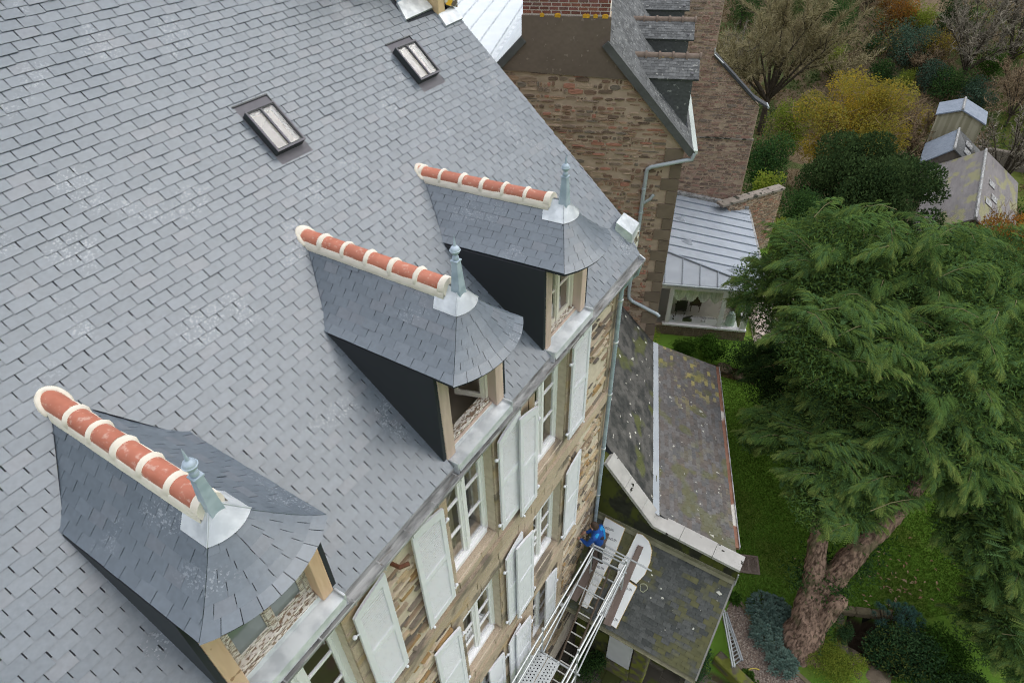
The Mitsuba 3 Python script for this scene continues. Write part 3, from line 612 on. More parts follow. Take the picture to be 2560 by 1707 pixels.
put(f'{HS}__chimney__skirt', box(8.38, 9.04, 3.955, 3.98, 16.0, 16.26), 'patina_zinc')
put(f'{HS}__chimney__verge_flashing', prism(sg.Polygon([(8.97, 5.14), (9.47, 5.16), (9.44, 5.42), (9.0, 5.36)]), RF, .004, .05), 'bright_zinc')
# ------------------------------------------------------------------ the neighbours stand turned by 22.5 degrees: uw frame
_a = math.radians(22.5); UU, WW = A(math.cos(_a), math.sin(_a), 0), A(math.sin(_a), -math.cos(_a), 0)
UW = Frame((0, 0, 0), UU, WW, (0, 0, 1))                      # a = along u, b = w (towards the garden), c = z
def uwz(u, w, z): return u * UU + w * WW + z * zz
def swp(P): return (P[0], P[1][:, ::-1])
ubox = lambda *q: swp(box(*q, UW)); 
def ubev(*q): return swp(bevbox(*q, UW))
GU = 14.46
def face(u): return Frame(uwz(u, 0, 0), WW, zz, -UU)          # a = w, b = z, c = towards the camera
NS = tag('gabled_stone_house', 'brown rubble stone house with brick chimney and rendered band on its gable', 'house')
gab = sg.Polygon([(-1.35, 0), (4.81, 0), (4.81, 11.95), (2.72, 14.22), (2.72, 14.84), (.70, 14.84), (.70, 14.36), (-1.35, 12.2)])
V, F = prism(gab, face(GU), -.5, 0); put(f'{NS}__gable_wall', (V, F), 'pink_mortar')
put(f'{NS}__side_wall', ubox(GU + .4, 29.0, 4.35, 4.81, 0, 11.8), 'pink_mortar')
band = sg.Polygon([(-1.3, 13.66), (3.30, 13.475), (2.74, 14.13), (2.74, 14.835), (.69, 14.835), (.69, 14.32), (-1.3, 12.4)])
band = sg.Polygon([(.0, 13.62), (3.38, 13.475), (2.76, 14.12), (2.74, 14.835), (.69, 14.835), (.69, 14.33)])
put(f'{NS}__rendered_band', prism(band, face(GU), 0, .045), 'brown_render')
reg = sg.Polygon([(-1.3, 5.0), (4.34, 5.0), (4.34, 12.2), (3.36, 13.46), (.0, 13.60), (-1.3, 12.25)])
emit_pieces(f'{NS}__gable_wall', 'stone', rubble(reg, face(GU), .035, .15, .08, .46, .030, .032, .018, seed=21, wob=.55, drop=.10), 'brown_stone', 300)
qb, z, g = [], 4.6, np.random.default_rng(8)
while z < 11.6:
    h = .30 + .18 * g.random(); w0 = 4.40 + (.12 if len(qb) % 2 else -.06)
    P = A((w0, z + .006), (4.815, z + .006), (4.815, z + h - .006), (w0, z + h - .006)); qb.append((frustum(P, face(GU), -.3, .036, .012), .15, face(GU)(A(4.6, z, 0)))); z += h
emit_pieces(f'{NS}__gable_wall', 'quoin_stone', qb, 'quoin_granite')
bsdf('quoin_granite', lambda p, n, uv: mix((.135, .105, .078), (.21, .165, .12), fbm(p.x * 5, p.y * 5, p.z * 5, 4)) * (.8 + .3 * uv.x), .9, .2)
# chimney: brick above the band
put(f'{NS}__chimney', ubox(GU - .0, GU + .9, .72, 2.70, 14.84, 18.4), 'brick_mortar')
bk, zc, row = [], 14.875, 0
while zc < 15.9:
    x = .715 - (.055 if row % 2 else 0)
    while x < 2.70:
        a, b = max(x, .715), min(x + .205, 2.705)
        if b - a > .03: bk.append((frustum(A((a, zc), (b, zc), (b, zc + .058), (a, zc + .058)), face(GU), -.02, .010 + .004 * rng.random(), .004), .01, face(GU)(A(a, zc, 0))))
        x += .222
    zc += .080; row += 1
emit_pieces(f'{NS}__chimney', 'brick', bk, 'red_brick', 300)
for wv in (1.16, 1.50, 1.54, 2.14, 2.20, 2.38, 2.58, 2.62):
    put(f'{NS}__chimney__lichen', frustum(A((wv - .05, 14.80), (wv + .05, 14.80), (wv + .06, 14.86), (wv + .01, 14.90), (wv - .05, 14.87)), face(GU), .03, .052, .012, .01), 'yellow_lichen')
# roof: right slope slated, left slope and flat beyond in zinc
MS = 1.075; RZ = 15.40; rz = lambda w: RZ - MS * (w - 1.71)
sl = math.hypot(1, MS); RFN = Frame(uwz(0, 5.06, rz(5.06)), UU, unit(-WW + MS * zz), unit(WW * MS + zz))
tb = lambda w: (5.06 - w) * sl
NDU = [16.08, 19.12, 22.34, 25.5]
nh = [sg.Polygon([(c - .62, tb(4.9)), (c + .62, tb(4.9)), (c + .62, tb(3.66)), (c, tb(3.35)), (c - .62, tb(3.66))]) for c in NDU]
regr = sg.box(GU - .10, 0, 29.0, tb(1.71)).difference(shapely.union_all(nh)).difference(sg.box(GU - .2, tb(2.70), GU + .92, 9))
put(f'{NS}__roof', prism(sg.box(GU - .06, .02, 29.0, tb(1.71)).difference(sg.box(GU - 1, tb(2.705), GU + .88, 99)), RFN, -.10, -.003), 'underlay')
emit_pieces(f'{NS}__roof', 'slate', slate_rows(regr, RFN, w=.23, e=.105, lift=.010, minarea=.003), 'old_slate', 300)
put(f'{NS}__verge_board', prism(sg.box(GU - .13, 0, GU - .05, tb(2.70)), RFN, -.16, .012), 'verge_lead')
put(f'{NS}__verge_strip', prism(sg.box(GU - .13, .05, GU + .10, tb(2.72)), RFN, .012, .020), 'verge_lead')
bsdf('verge_lead', lambda p, n, uv: mix((.045, .047, .047), (.10, .103, .103), fbm(p.x * 4, p.y * 4, p.z * 4, 4)), .6, .4)
LFN = Frame(uwz(0, 1.71, RZ), UU, unit(-WW - 1.02 * zz), unit(-WW * 1.02 + zz))
put(f'{NS}__zinc_slope', cat([swp(box(GU - .06, 29, 1.46, 4.0, -.06, 0, LFN)), swp(box(GU + .92, 29, 0, 1.46, -.06, 0, LFN))]), 'white_zinc')
put(f'{NS}__left_verge', swp(box(GU - .10, GU + .05, 1.45, 4.0, -.14, .03, LFN)), 'verge_lead')
put(f'{NS}__zinc_flat', ubox(13.0, 40.0, -7.0, -.25, 12.9, 13.15), 'white_zinc')
for wv in np.arange(-6.45, -.3, .58): put(f'{NS}__zinc_seam', ubox(13.0, 40.0, wv - .012, wv + .012, 13.15, 13.205), 'bright_zinc')
put(f'{NS}__zinc_kerb', ubox(13.0, 40.0, -.42, -.26, 13.15, 13.33), 'bright_zinc')
put(f'{NS}__gutter', ubox(GU - .12, 29.0, 5.02, 5.13, 11.78, 11.86), 'gutter_green')
bsdf('gutter_green', (.42, .46, .42), .5, .4)
# old dormers with ridge tiles
for c, ez in zip(NDU, (13.25, 13.38, 13.42, 13.4)):
    D = nk(f'{NS}__dormer'); e0 = 4.88
    wv = 1.71 + (RZ - ez) / MS; hz = .36; wr = 1.71 + (RZ - ez - hz) / MS
    for sgn in (-1, 1):
        put(f'{D}__cheek', prism(sg.Polygon([(e0 - .04, rz(e0)), (e0 - .04, ez), (wv, ez)]), face(c + sgn * .60), -.03, .03), 'old_slate', rnd=.25)
        A0, A1 = uwz(c + sgn * .68, 0, ez - .02), uwz(c, 0, ez + hz); dv = unit(A1 - A0); L = np.linalg.norm(A1 - A0)
        fr = Frame(A0, WW, dv, np.cross(WW, dv) * (-sgn) * 1.0)
        if fr.c[2] < 0: fr.c = -fr.c
        rg = sg.Polygon([(e0 + .10, 0), (e0 + .10, L), (wr, L), (wv, 0)])
        put(f'{D}__roof_board', prism(rg, fr, -.04, -.004), 'old_slate', rnd=.3)
        ps = slate_rows(rg, fr, w=.18, e=.095, lift=.008)
        if sgn < 0: emit_pieces(D, 'slate', ps, 'old_slate', 40)
        else: tag(put(f'{D}__small_slates', cat([p[0] for p in ps]), 'old_slate', rnd=.5), kind='stuff')
    rdir = np.linspace(e0 + .14, wr - .05, 6)
    for a, b in zip(rdir[:-1], rdir[1:]):
        th = np.linspace(-.1, np.pi + .1, 9); P = np.array([[uwz(c + r * math.cos(t), w_, ez + hz - .05 + r * math.sin(t)) for t in th] for w_, r in ((a, .135), (a - .05, .135), (a - .052, .105), (b, .105))])
        put(f'{D}__ridge_tile', grid(P), 'old_ridge_tile', smooth=25)
    put(f'{D}__valley_flashing', tube([uwz(c - .70, wv - .02, ez - .01), uwz(c - .02, wr - .03, ez + hz - .01)], .028, 6), 'bright_zinc')
    put(f'{D}__front', ubox(c - .58, c + .58, e0 - .10, e0 - .04, 11.8, ez + .1), 'dark_flashing')
# downpipe of the gable
gp3 = lambda w, z, d=.09: uwz(GU - d, w, z)
put(f'{NS}__downpipe', tube([uwz(GU - .1, 5.06, 11.80), gp3(5.02, 11.62), gp3(4.92, 11.60), gp3(4.05, 11.36), gp3(3.96, 11.30), gp3(3.94, 11.2), gp3(3.92, 9.5), gp3(3.87, 7.4), gp3(3.89, 7.2), gp3(4.0, 7.08), gp3(4.78, 6.68), gp3(4.86, 6.60)], .052, 12), 'grey_pipe', smooth=True)
bsdf('grey_pipe', lambda p, n, uv: mix((.27, .31, .33), (.38, .42, .44), fbm(p.x * 6, p.y * 6, p.z * 6, 3)), .4, .5)
put(f'{NS}__downpipe_branch', tube([gp3(3.93, 10.30), gp3(4.12, 10.48, .14), gp3(4.20, 10.62, .14)], .040, 10), 'grey_pipe', smooth=True)
for w_, z in ((3.93, 10.75), (3.93, 10.05), (3.90, 8.6)): put(f'{NS}__downpipe_collar', lathe([(.052, -.03), (.062, -.025), (.062, .025), (.052, .03)], gp3(w_, z), 12), 'grey_pipe')
# ------------------------------------------------------------------ the far stone house
BS = tag('tall_stone_house', 'tall pinkish rubble stone house with dark slate verge behind the conservatory', 'house')
BU = 29.0
bp = sg.Polygon([(4.0, 0), (9.32, 0), (9.32, 6.32), (9.26, 6.4), (9.26, 7.85), (6.90, 9.95), (6.90, 15.5), (4.0, 15.5)])
put(f'{BS}__gable_wall', prism(bp, face(BU), -.6, 0), 'pink_mortar')
put(f'{BS}__body', ubox(BU + .5, BU + .6, 4.0, 9.24, 0, 7.8), 'pink_mortar')
put(f'{BS}__stack', ubox(BU + .5, BU + 1.2, 4.0, 6.88, 7.8, 15.5), 'pink_mortar')
sts = rubble(bp.buffer(-.03).intersection(sg.box(4.9, 3.0, 9.4, 15.5)), face(BU), .045, .15, .10, .50, .030, .032, .018, seed=31, wob=.5, drop=.08)
emit_pieces(f'{BS}__gable_wall', 'stone', sts, 'red_brown_stone', 300)
put(f'{BS}__ledge', ubox(BU - .07, BU, 6.6, 9.34, 6.32, 6.39), 'lichen_coping')
VF = Frame(uwz(0, 6.86, 10.02), UU, unit(A(0, 0, 0) + WW * 2.40 - zz * 2.13), unit(WW * 2.13 + zz * 2.40))
put(f'{BS}__slate_verge', swp(box(BU - .12, BU + .42, 0, 2.75, .0, .10, VF)), 'dark_verge')
put(f'{BS}__slate_kick', hexa([uwz(u, w, z) for z_ in (0, 1) for u, w, z in ((BU - .12, 8.86, 8.24 + .1 * z_), (BU + .42, 8.86, 8.24 + .1 * z_), (BU + .42, 9.60, 7.86 + .08 * z_), (BU - .12, 9.60, 7.86 + .08 * z_))]), 'dark_verge')
put(f'{BS}__eave_gutter', tube([uwz(BU - .14, 9.62, 7.90), uwz(BU + .42, 9.62, 7.90)], .05, 8), 'grey_pipe')
put(f'{BS}__verge_lead', tube([uwz(BU - .12, 6.84, 10.35), uwz(BU - .12, 6.86, 10.10), uwz(BU - .12, 7.3, 9.74)], .03, 6), 'bright_zinc')
bsdf('dark_verge', lambda p, n, uv: mix((.035, .037, .042), (.06, .063, .07), fbm(p.x * 5, p.y * 5, p.z * 5, 3)), .6, .3)
# ------------------------------------------------------------------ conservatory
CS = tag('conservatory', 'white conservatory with grey standing seam zinc roof and swagged blinds', 'conservatory')
u0, we, wl, ez, mw, mu = 21.72, 9.82, 4.82, 2.85, .16, .48
zr = lambda w: ez + mw * (we - w)
uh = lambda w: u0 + (zr(w) - ez) / mu                         # where the hip stands above w
mainp = [(uh(wl), wl), (28.75, wl), (28.75, we), (u0, we)]
def sheet(P, t=.03): 
    V, F = prism(sg.Polygon([p[:2] for p in P]), lambda q: q, -t, 0); return V, F
def onmain(V): return UW(np.c_[V[:, 0], V[:, 1], zr(V[:, 1]) + V[:, 2]])
def onfront(V): return UW(np.c_[V[:, 0], V[:, 1], ez + mu * (V[:, 0] - u0) + V[:, 2]])
V, F = sheet(mainp); put(f'{CS}__roof', (onmain(V), F[:, ::-1]), 'standing_seam_zinc')
V, F = sheet([(u0, wl), (u0, we), (uh(wl), wl)]); put(f'{CS}__hip_roof', (onfront(V), F[:, ::-1]), 'standing_seam_zinc')
def fin(P0, P1, h=.05, t=.035):
    P0, P1 = np.asarray(P0), np.asarray(P1); d = unit(P1 - P0); s = unit(np.cross(d, zz)) * t / 2; n = np.cross(s, d); n = n / np.linalg.norm(n) * h; n = n if n[2] > 0 else -n
    return hexa([P0 - s, P1 - s, P1 + s, P0 + s, P0 - s + n, P1 - s + n, P1 + s + n, P0 + s + n])
for uu_ in np.arange(28.2, u0 + .2, -.74):
    w1 = we; ws = wl if uu_ > uh(wl) else we - (uu_ - u0) * mu / mw
    put(f'{CS}__roof_seam', fin(uwz(uu_, ws, zr(ws)), uwz(uu_, w1, zr(w1))), 'seam_zinc')
for wv in np.arange(5.62, we - .3, .735): put(f'{CS}__hip_seam', fin(uwz(u0, wv, ez), uwz(uh(wv), wv, zr(wv))), 'seam_zinc')
bsdf('seam_zinc', (.20, .23, .27), .45, .5)
put(f'{CS}__hip_cap', fin(uwz(u0, we, ez), uwz(uh(wl), wl, zr(wl)), .06, .07), 'seam_zinc')
for uu_, wv in ((22.5, 8.5), (24.1, 6.6), (26.1, 6.3), (28.0, 8.6)):
    a = uwz(uu_, wv, zr(wv) + .003); put(f'{CS}__roof_vent', (np.array([a, a + .34 * UU * .6 - .30 * WW + zz * .05, a + .30 * UU + .10 * WW + zz * .14, a + .05 * UU + .22 * WW]), np.array([[0, 1, 2], [0, 2, 3], [0, 3, 1], [1, 3, 2]])), 'seam_zinc')
put(f'{CS}__eave_gutter', ubox(u0 - .10, u0 + .01, wl, we + .05, ez - .10, ez - .02), 'grey_pipe')
put(f'{CS}__side_gutter', ubox(u0 - .10, 28.8, we, we + .10, ez - .10, ez - .01), 'weathered_zinc')
put(f'{CS}__back_flashing', hexa([uwz(a, b, zr(b) + c) for c in (0, .16) for a, b in ((28.72, wl), (29.02, wl), (29.02, we), (28.72, we))]), 'weathered_zinc')
fu = u0 + .10
put(f'{CS}__fascia', ubox(fu - .02, fu + .12, wl + .02, we - .1, 2.50, ez - .06), 'white_frame')
for wa, wb in ((5.92, 6.10), (8.16, 8.36), (9.16, 9.42)): put(f'{CS}__post', ubev(fu, fu + .12, wa, wb, .62, 2.5, .008), 'white_frame')
put(f'{CS}__sill', ubev(fu - .06, fu + .16, 5.8, 9.46, .52, .62, .01), 'white_frame')
for wa, wb in ((6.10, 8.16), (8.36, 9.16)): put(f'{CS}__pane', ubox(fu + .05, fu + .056, wa, wb, .62, 2.5), 'glass')
put(f'{CS}__side_sill', ubox(fu + .1, 28.7, 9.34, 9.46, .52, .62), 'white_frame'); put(f'{CS}__side_fascia', ubox(fu + .1, 28.7, 9.34, 9.44, 2.5, 2.80), 'white_frame')
for k in np.arange(u0 + 1.6, 28.8, 1.6): put(f'{CS}__side_post', ubox(k, k + .12, 9.34, 9.46, .62, 2.5), 'white_frame')
put(f'{CS}__floor', ubox(u0 + .1, 28.7, 4.82, 9.4, .0, .06), 'pale_floor'); bsdf('pale_floor', (.36, .34, .29), .5, .3)
put(f'{CS}__inner_wall', ubox(u0 + .2, 28.7, 4.82, 4.88, .06, 3.2), 'pale_floor')
put(f'{CS}__base_wall', ubox(fu - .02, fu + .14, 4.9, 9.46, .0, .52), 'pink_mortar'); put(f'{CS}__side_base_wall', ubox(fu + .14, 28.7, 9.32, 9.46, 0, .52), 'pink_mortar')
bl, z, g = [], .0, np.random.default_rng(5)
while z < .5:
    w0 = 5.0 - .2 * g.random()
    while w0 < 9.45:
        dw = .18 + .22 * g.random(); P = A((w0 + .006, z + .006), (min(w0 + dw, 9.47) - .006, z + .006), (min(w0 + dw, 9.47) - .006, z + .122), (w0 + .006, z + .122)); bl.append((frustum(P, face(fu - .02), -.01, .02, .012, .006), .02, face(fu)(A(w0, z, 0)))); w0 += dw
    z += .13
emit_pieces(f'{CS}__base_wall', 'stone', bl, 'quoin_granite', 150)
put(f'{CS}__window_shelf', ubox(fu + .16, fu + .62, 5.95, 9.1, .56, .60), 'white_frame')
for k in np.arange(6.0, 9.05, .07): put(f'{CS}__radiator_grille', ubox(fu + .60, fu + .62, k, k + .04, .60, .70), 'white_frame')
bsdf('swag_cloth', lambda p, n, uv: mix((.56, .60, .50), (.78, .80, .72), smoothstep(.35, .65, fbm(uv.x * 40, uv.y * 2, 0, 3))), .85, .2)
for j, (wa, wb, nsw) in enumerate(((6.10, 8.16, 4), (8.36, 9.14, 2))):
    sw = np.linspace(0, nsw, nsw * 20 + 1); rows = np.linspace(0, 1, 14)
    P = np.array([[uwz(fu + .14 + .05 * math.sin(s * 40) * (1 - .4 * r) + .16 * math.sin(math.pi * r) * abs(math.sin(math.pi * s)), wa + (wb - wa) * s / nsw, 2.46 - r * (.32 + .34 * abs(math.sin(math.pi * s)) ** .8)) for s in sw] for r in rows])
    ug = np.array([[(s, r) for s in sw] for r in rows]).reshape(-1, 2)
    t = tag(nk('festoon_blind'), ('wide pale green festoon blind with four swags in the conservatory window', 'narrow pale green festoon blind with two swags beside the corner post')[j], 'blind'); put(t, grid(P), 'swag_cloth', smooth=True, uv=ug, numbered=False)
bsdf('bronze', (.035, .032, .024), .5, .4); bsdf('pale_enamel', (.42, .52, .48), .35, .5); bsdf('silver', (.5, .5, .5), .25, .6, metallic=.9); bsdf('dark_wood', (.06, .035, .02), .5, .4)
def hullvf(P): m = m3.Manifold.hull_points(np.asarray(P, float)).to_mesh(); return np.array(m.vert_properties[:, :3], float), np.array(m.tri_verts, int)
def chain(pts, seg=10, smooth_it=8, res=.02):
    """one continuous body from bones [(p, r, q, s)]: the union of their hulls, refined and smoothed"""
    out = None
    for p, r, q, s in pts:
        a = m3.Manifold.sphere(r, 16).translate(list(map(float, p))); b = m3.Manifold.sphere(s, 16).translate(list(map(float, q)))
        h = m3.Manifold.batch_hull([a, b]); out = h if out is None else out + h
    m = out.refine_to_length(res).to_mesh(); t = trimesh.Trimesh(np.array(m.vert_properties[:, :3]), np.array(m.tri_verts))
    trimesh.smoothing.filter_taubin(t, iterations=smooth_it); return np.array(t.vertices), np.array(t.faces)
fs = lambda w, z, d=.38: uwz(fu + d, w, z)
t = tag('bird_statuette', 'dark bronze lying bird statuette on a plinth on the conservatory sill', 'statuette')
put(f'{t}__plinth', ubev(fu + .26, fu + .44, 6.72, 7.12, .60, .66, .01), 'bronze')
put(f'{t}__bird', chain([(fs(6.80, .72), .035, fs(6.98, .76), .055), (fs(6.98, .76), .05, fs(7.08, .86), .03), (fs(7.08, .86), .03, fs(7.12, .84), .012), (fs(6.8, .72), .03, fs(6.72, .69), .012)]), 'bronze', smooth=True)
for j, w_ in enumerate((6.30, 7.56, 7.70)):
    t = tag(nk('candlestick'), ('small dark candlestick at the left end of the conservatory sill', 'left of the two small silver candlesticks on the conservatory sill', 'right of the two small silver candlesticks on the conservatory sill')[j], 'candlestick')
    put(t, lathe([(.001, 0), (.05, 0), (.045, .015), (.012, .03), (.010, .12), (.028, .14), (.022, .2), (.001, .2)], fs(w_, .60), 12), 'bronze' if j == 0 else 'silver', smooth=40, numbered=False)
t = tag('milk_churn', 'pale green enamel churn with lid by the right conservatory window', 'churn')
put(f'{t}__body', lathe([(.001, 0), (.21, 0), (.20, .4), (.15, .52), (.13, .58)], fs(8.78, .60, .36), 20), 'pale_enamel', smooth=50); put(f'{t}__lid', lathe([(.14, .58), (.14, .63), (.06, .65), (.05, .68), (.001, .69)], fs(8.78, .60, .36), 20), 'pale_enamel', smooth=50)
for j, (uu_, w_) in enumerate(((fu + 1.5, 6.7), (fu + 2.0, 7.4))):
    t = tag(nk('armchair'), ('dark armchair at the left behind the conservatory glass', 'brown wooden chair at the right of the dark armchair behind the glass')[j], 'chair'); mt = 'bronze' if j == 0 else 'dark_wood'
    put(f'{t}__seat', ubev(uu_ - .24, uu_ + .24, w_ - .25, w_ + .25, .42, .50, .02), mt); put(f'{t}__backrest', ubev(uu_ - .22, uu_ - .16, w_ - .25, w_ + .25, .5, 1.0, .02), mt)
    for a in (-.2, .2):
        for b in (-.2, .2): put(f'{t}__leg', tube([uwz(uu_ + a, w_ + b, .06), uwz(uu_ + a, w_ + b, .42)], .022, 6), mt)
# garden wall right of the conservatory
GW = tag('garden_wall', 'short rubble stone garden wall with thick lichened coping right of the conservatory roof', 'wall')
P0, P1 = uwz(28.1, 8.75, 0), uwz(30.1, 11.55, 0); dW = unit(P1 - P0); LW = np.linalg.norm(P1 - P0); fW = Frame(P0, dW, zz, np.cross(dW, zz)); 
if fW.c @ UU > 0: fW.c = -fW.c
put(f'{GW}__core', prism(sg.box(0, 0, LW, 3.38), fW, -.34, 0), 'pink_mortar')
emit_pieces(GW, 'stone', rubble(sg.box(.0, .3, LW, 3.36), fW, .05, .14, .10, .42, .028, .03, .018, seed=41, wob=.5, drop=.05), 'brown_stone', 260)
for a, b in ((-.5, .55), (.56, 1.7), (1.71, 2.6), (2.61, LW + .06)): put(f'{GW}__coping', bevbox(a, b, 3.39, 3.52, -.42, .08, .012, fW), 'lichen_coping')
bsdf('lichen_coping', lambda p, n, uv: mix(mix((.16, .135, .115), (.30, .265, .23), fbm(p.x * 5, p.y * 5, p.z * 5, 4)), c3(.05, .05, .04), smoothstep(.58, .66, fbm(p.x * 6 + 3, p.y * 6, p.z * 6, 3))), .95, .1)
# ------------------------------------------------------------------ annex with the zinc-capped break in its slate roof
AN = tag('slate_annex', 'low annex with mossy slate roof, grey zinc strip and lichened coped parapet', 'building')
def f_mossy(p, n, uv):
    g = fbm(p.x * 18, p.y * 18, p.z * 18, 3); t = uv.x
    c = pick(t, [(.105, .092, .084), (.120, .112, .108), (.092, .084, .078), (.128, .122, .118), (.108, .092, .082), (.098, .096, .095)]) * (.65 + .7 * g)
    far = smoothstep(12.2, 15.0, p.x + .5 * p.y)
    li = smoothstep(.55, .63, fbm(p.x * 1.3 + 2, p.y * 1.3, 0, 3) * .55 + .25 * uv.y + .10 * far + .1 * g)
    c = mix(c, c3(.33, .28, .09), li * (.12 + .88 * far) * .8)
    c = mix(c, c3(.10, .105, .03), .5 * smoothstep(.55, .68, fbm(p.x * 2 + 9, p.y * 2, 0, 3)))
    return mix(c, c3(.40, .39, .34), smoothstep(.77, .80, fbm(p.x * 9, p.y * 9, p.z * 9, 3)))
bsdf('mossy_slate', f_mossy, .75, .3)
def f_dark(p, n, uv):
    g = fbm(p.x * 3.5, p.y * 3.5, p.z * 3.5, 4)
    c = mix((.028, .030, .028), (.105, .10, .092), smoothstep(.35, .7, g) * .7 + .3 * uv.x)
    c = mix(c, c3(.09, .10, .025), .7 * smoothstep(.60, .72, fbm(p.x * 1.5 + 4, p.y * 1.5, p.z * 1.5, 3)))
    return mix(c, c3(.50, .48, .42), smoothstep(.765, .79, fbm(p.x * 6, p.y * 6, p.z * 6, 3)))
bsdf('dark_slate', f_dark, .7, .35)
zs0, w_s, w_g, z_g, us1 = 5.50, 4.82, 6.86, 4.78, 14.42
mL, mR = 1.21, (zs0 - z_g) / (w_g - w_s)
left = Frame(uwz(0, w_s, zs0), UU, unit(-WW + mL * zz), unit(WW * mL + zz)); right = Frame(uwz(0, w_g, z_g), UU, unit(-WW + mR * zz), unit(WW * mR + zz))
LR = (w_g - w_s) * math.hypot(1, mR); LLn = 3.0
def clipx(fr, poly, xmin):
    """the part of a polygon in a roof frame that lies beyond x = xmin"""
    o, a, b = fr.o[0] - xmin, fr.a[0], fr.b[0]; big = 60
    # o + a*s + b*t > 0
    n = unit(A(a, b)); p0 = -o * n / math.hypot(a, b); tv = A(-n[1], n[0])
    hp = sg.Polygon([p0 - tv * big, p0 + tv * big, p0 + tv * big + n * big, p0 - tv * big + n * big]); return poly.intersection(hp)
rl, rr_ = clipx(left, sg.box(0, .0, us1, LLn), 9.36), clipx(right, sg.box(0, 0, us1, LR), 9.36)
for fr, rg, m, nm in ((left, rl, 'dark_slate', 'upper_slope'), (right, rr_, 'mossy_slate', 'lower_slope')):
    put(f'{AN}__{nm}', prism(rg, fr, -.12, -.004), 'underlay')
    emit_pieces(f'{AN}__{nm}', 'slate', slate_rows(rg, fr, w=.20, e=.115, lift=.011, skew=.012, ragged=.008), m, 200)
put(f'{AN}__zinc_strip', prism(clipx(right, sg.box(7, LR - .16, us1 + .02, LR + .12), 9.3), right, .014, .022), 'strip_zinc')
bsdf('strip_zinc', lambda p, n, uv: mix((.26, .29, .32), (.40, .42, .435), fbm(p.x * 2.2, p.y * 2.2, 0, 3)), .55, .35)
put(f'{AN}__gutter', ubox(7.9, us1, w_g - .01, w_g + .10, z_g - .10, z_g - .02), 'rusty_gutter')
put(f'{AN}__gutter_lip', ubox(7.9, us1, w_g + .10, w_g + .125, z_g - .10, z_g + .01), 'weathered_zinc')
bsdf('rusty_gutter', lambda p, n, uv: mix(mix((.17, .075, .05), (.26, .14, .095), fbm(p.x * 6, p.y * 6, 0, 3)), c3(.50, .47, .42), smoothstep(.56, .62, fbm(p.x * 1.3 + 5, p.y * 1.3, 0, 2))), .8, .2)
put(f'{AN}__garden_wall_face', ubox(8.0, us1, 6.5, 6.7, 0, z_g - .05), 'pink_mortar'); put(f'{AN}__end_wall', ubox(us1 - .3, us1 - .02, 4.0, 6.7, 0, 4.6), 'pink_mortar')
# parapet wall with coping stones
PF = Frame((9.05, 0, 0), (0, -1, 0), (0, 0, 1), (-1, 0, 0))  # a = -y, b = z, c = towards the camera
prof = [(0, 6.85), (.10, 6.78), (1.475, 5.31), (3.60, 5.21)]
put(f'{AN}__parapet', prism(sg.Polygon([(0, 0), (3.58, 0)] + prof[::-1]), PF, -.33, 0), 'black_moss_wall')
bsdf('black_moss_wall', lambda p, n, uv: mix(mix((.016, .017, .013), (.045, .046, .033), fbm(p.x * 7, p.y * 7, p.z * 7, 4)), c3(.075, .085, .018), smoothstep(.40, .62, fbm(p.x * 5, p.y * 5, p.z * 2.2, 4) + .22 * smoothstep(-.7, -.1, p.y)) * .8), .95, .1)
bsdf('white_lichen_stone', lambda p, n, uv: mix(mix((.30, .29, .27), (.46, .445, .42), fbm(p.x * 4, p.y * 4, p.z * 4, 4)), c3(.03, .03, .025), smoothstep(.70, .74, fbm(p.x * 7 + 1, p.y * 7, p.z * 7, 4)) ), .95, .1)
def cope(a0, z0, a1, z1):
    d = unit(A(a1 - a0, z1 - z0)); n = A(-d[1], d[0]); g = .005
    Q = [A(a0, z0) + d * g, A(a1, z1) - d * g]; P = []
    for h in (0, .085):
        for c in (.035, -.37):
            P += [PF(np.r_[Q[0] + n * h, c + (.004 * rng.random())]), PF(np.r_[Q[1] + n * h, c])]
    put(f'{AN}__coping', hullvf(P), 'white_lichen_stone')
cope(.10, 6.78, .62, 6.224); cope(.62, 6.224, 1.10, 5.711); cope(1.10, 5.711, 1.475, 5.31); cope(1.475, 5.31, 2.15, 5.278); cope(2.15, 5.278, 2.95, 5.241); cope(2.95, 5.241, 3.60, 5.21)
put(f'{AN}__coping', hullvf([PF(A(a, z, c)) for a, z in ((.10, 6.78), (.16, 6.85), (-.12, 6.62), (-.06, 6.52)) for c in (.03, -.3)]), 'white_lichen_stone')
put(f'{AN}__edge_pipe', tube([(9.0, -3.60, 5.15), (8.99, -3.60, 4.7)], .018, 6), 'weathered_zinc')
